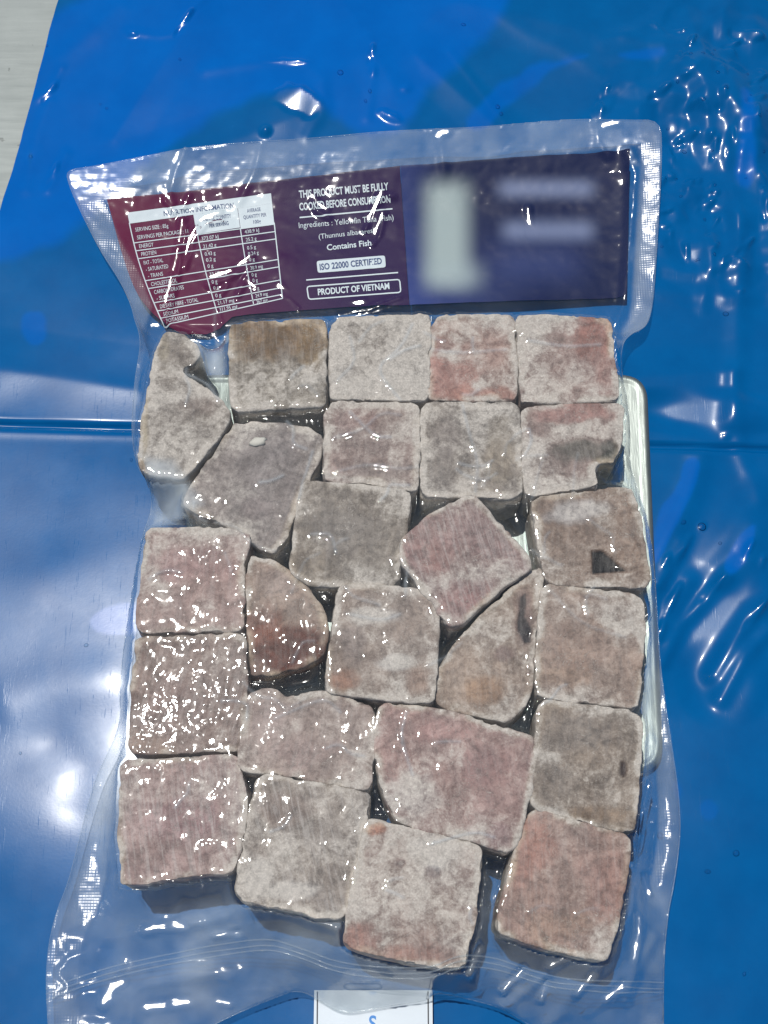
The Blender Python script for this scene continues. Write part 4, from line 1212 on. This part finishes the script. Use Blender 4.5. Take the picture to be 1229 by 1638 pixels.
# ------------------------------------------------------------------ drops of water lying on the sheet
rng = np.random.default_rng(4)
spots = [(1122, 844, 7), (1092, 838, 4), (1150, 872, 3), (138, 1032, 3.5), (33, 1205, 2.5), (288, 96, 3), (741, 43, 4), (796, 170, 5), (802, 181, 4), (545, 122, 6), (592, 150, 4),
         (585, 165, 3.5), (1135, 98, 4), (1101, 100, 4), (1120, 100, 4), (1143, 131, 4), (1160, 505, 5), (1096, 240, 4), (75, 72, 3), (48, 248, 4), (170, 170, 3), (160, 163, 2.5), (1190, 1558, 3),
         (210, 735, 3), (1055, 1338, 5), (1175, 1366, 5), (1130, 1395, 4)]
for _ in range(26):
    spots.append((rng.uniform(1050, 1229), rng.uniform(60, 430), rng.uniform(1.5, 3.5)))
VV, FF = [], []
for sx, sy, r in spots:
    x, y = world_at(sx, sy, SZ)
    zb = float(bilinear(ZSHEET, x, y, GX, GY))
    R = r * 0.00022
    b0 = len(VV)
    e = rng.uniform(0.75, 1.3); an = rng.uniform(0, 3.14)
    for k, (rr, hh) in enumerate([(1, -0.1), (0.93, 0.16), (0.72, 0.36), (0.4, 0.48)]):
        for i in range(12):
            a = 2 * math.pi * i / 12
            u, v = math.cos(a) * rr * R * e, math.sin(a) * rr * R / e
            VV.append((x + u * math.cos(an) - v * math.sin(an), y + u * math.sin(an) + v * math.cos(an), zb + hh * R))
    VV.append((x, y, zb + 0.5 * R))
    for k in range(3):
        for i in range(12):
            FF.append((b0 + k * 12 + i, b0 + k * 12 + (i + 1) % 12, b0 + (k + 1) * 12 + (i + 1) % 12, b0 + (k + 1) * 12 + i))
    for i in range(12):
        FF.append((b0 + 36 + i, b0 + 36 + (i + 1) % 12, b0 + 48))
add_obj("water_droplets", mesh_from("water_droplets", VV, FF), M['water'], kind="stuff", label="tiny water droplets scattered on the blue sheet", category="water")

# ------------------------------------------------------------------ a crumb of ice stuck on the tilted chunk
chunk = next(o for o in bpy.data.objects if o.get("label", "").startswith("tilted grey"))
bm = bmesh.new(); bmesh.ops.create_icosphere(bm, subdivisions=2, radius=1.0)
fx_, fy_ = world_at(413, 707, ZTOP - 0.0012)
for v in bm.verts:
    k = 1 + 0.35 * float(vnoise(np.array([v.co.x * 1.7]), np.array([v.co.y * 1.7]), np.array([v.co.z * 1.7]), seed=12)[0])
    v.co = Vector((v.co.x * 0.0029 * k, v.co.y * 0.0017 * k + v.co.x * 0.0006, v.co.z * 0.0011 * k))
me = bpy.data.meshes.new("ice_fleck"); bm.to_mesh(me); bm.free()
me.polygons.foreach_set("use_smooth", np.ones(len(me.polygons), bool))
fl = add_obj("ice_fleck", me, mat_ink("dull_ice", (196, 194, 184), 0.6))
fl.parent = chunk
fl.location = (float(fx_) - chunk.location.x, float(fy_) - chunk.location.y, ZTOP - 0.0014 - chunk.location.z)
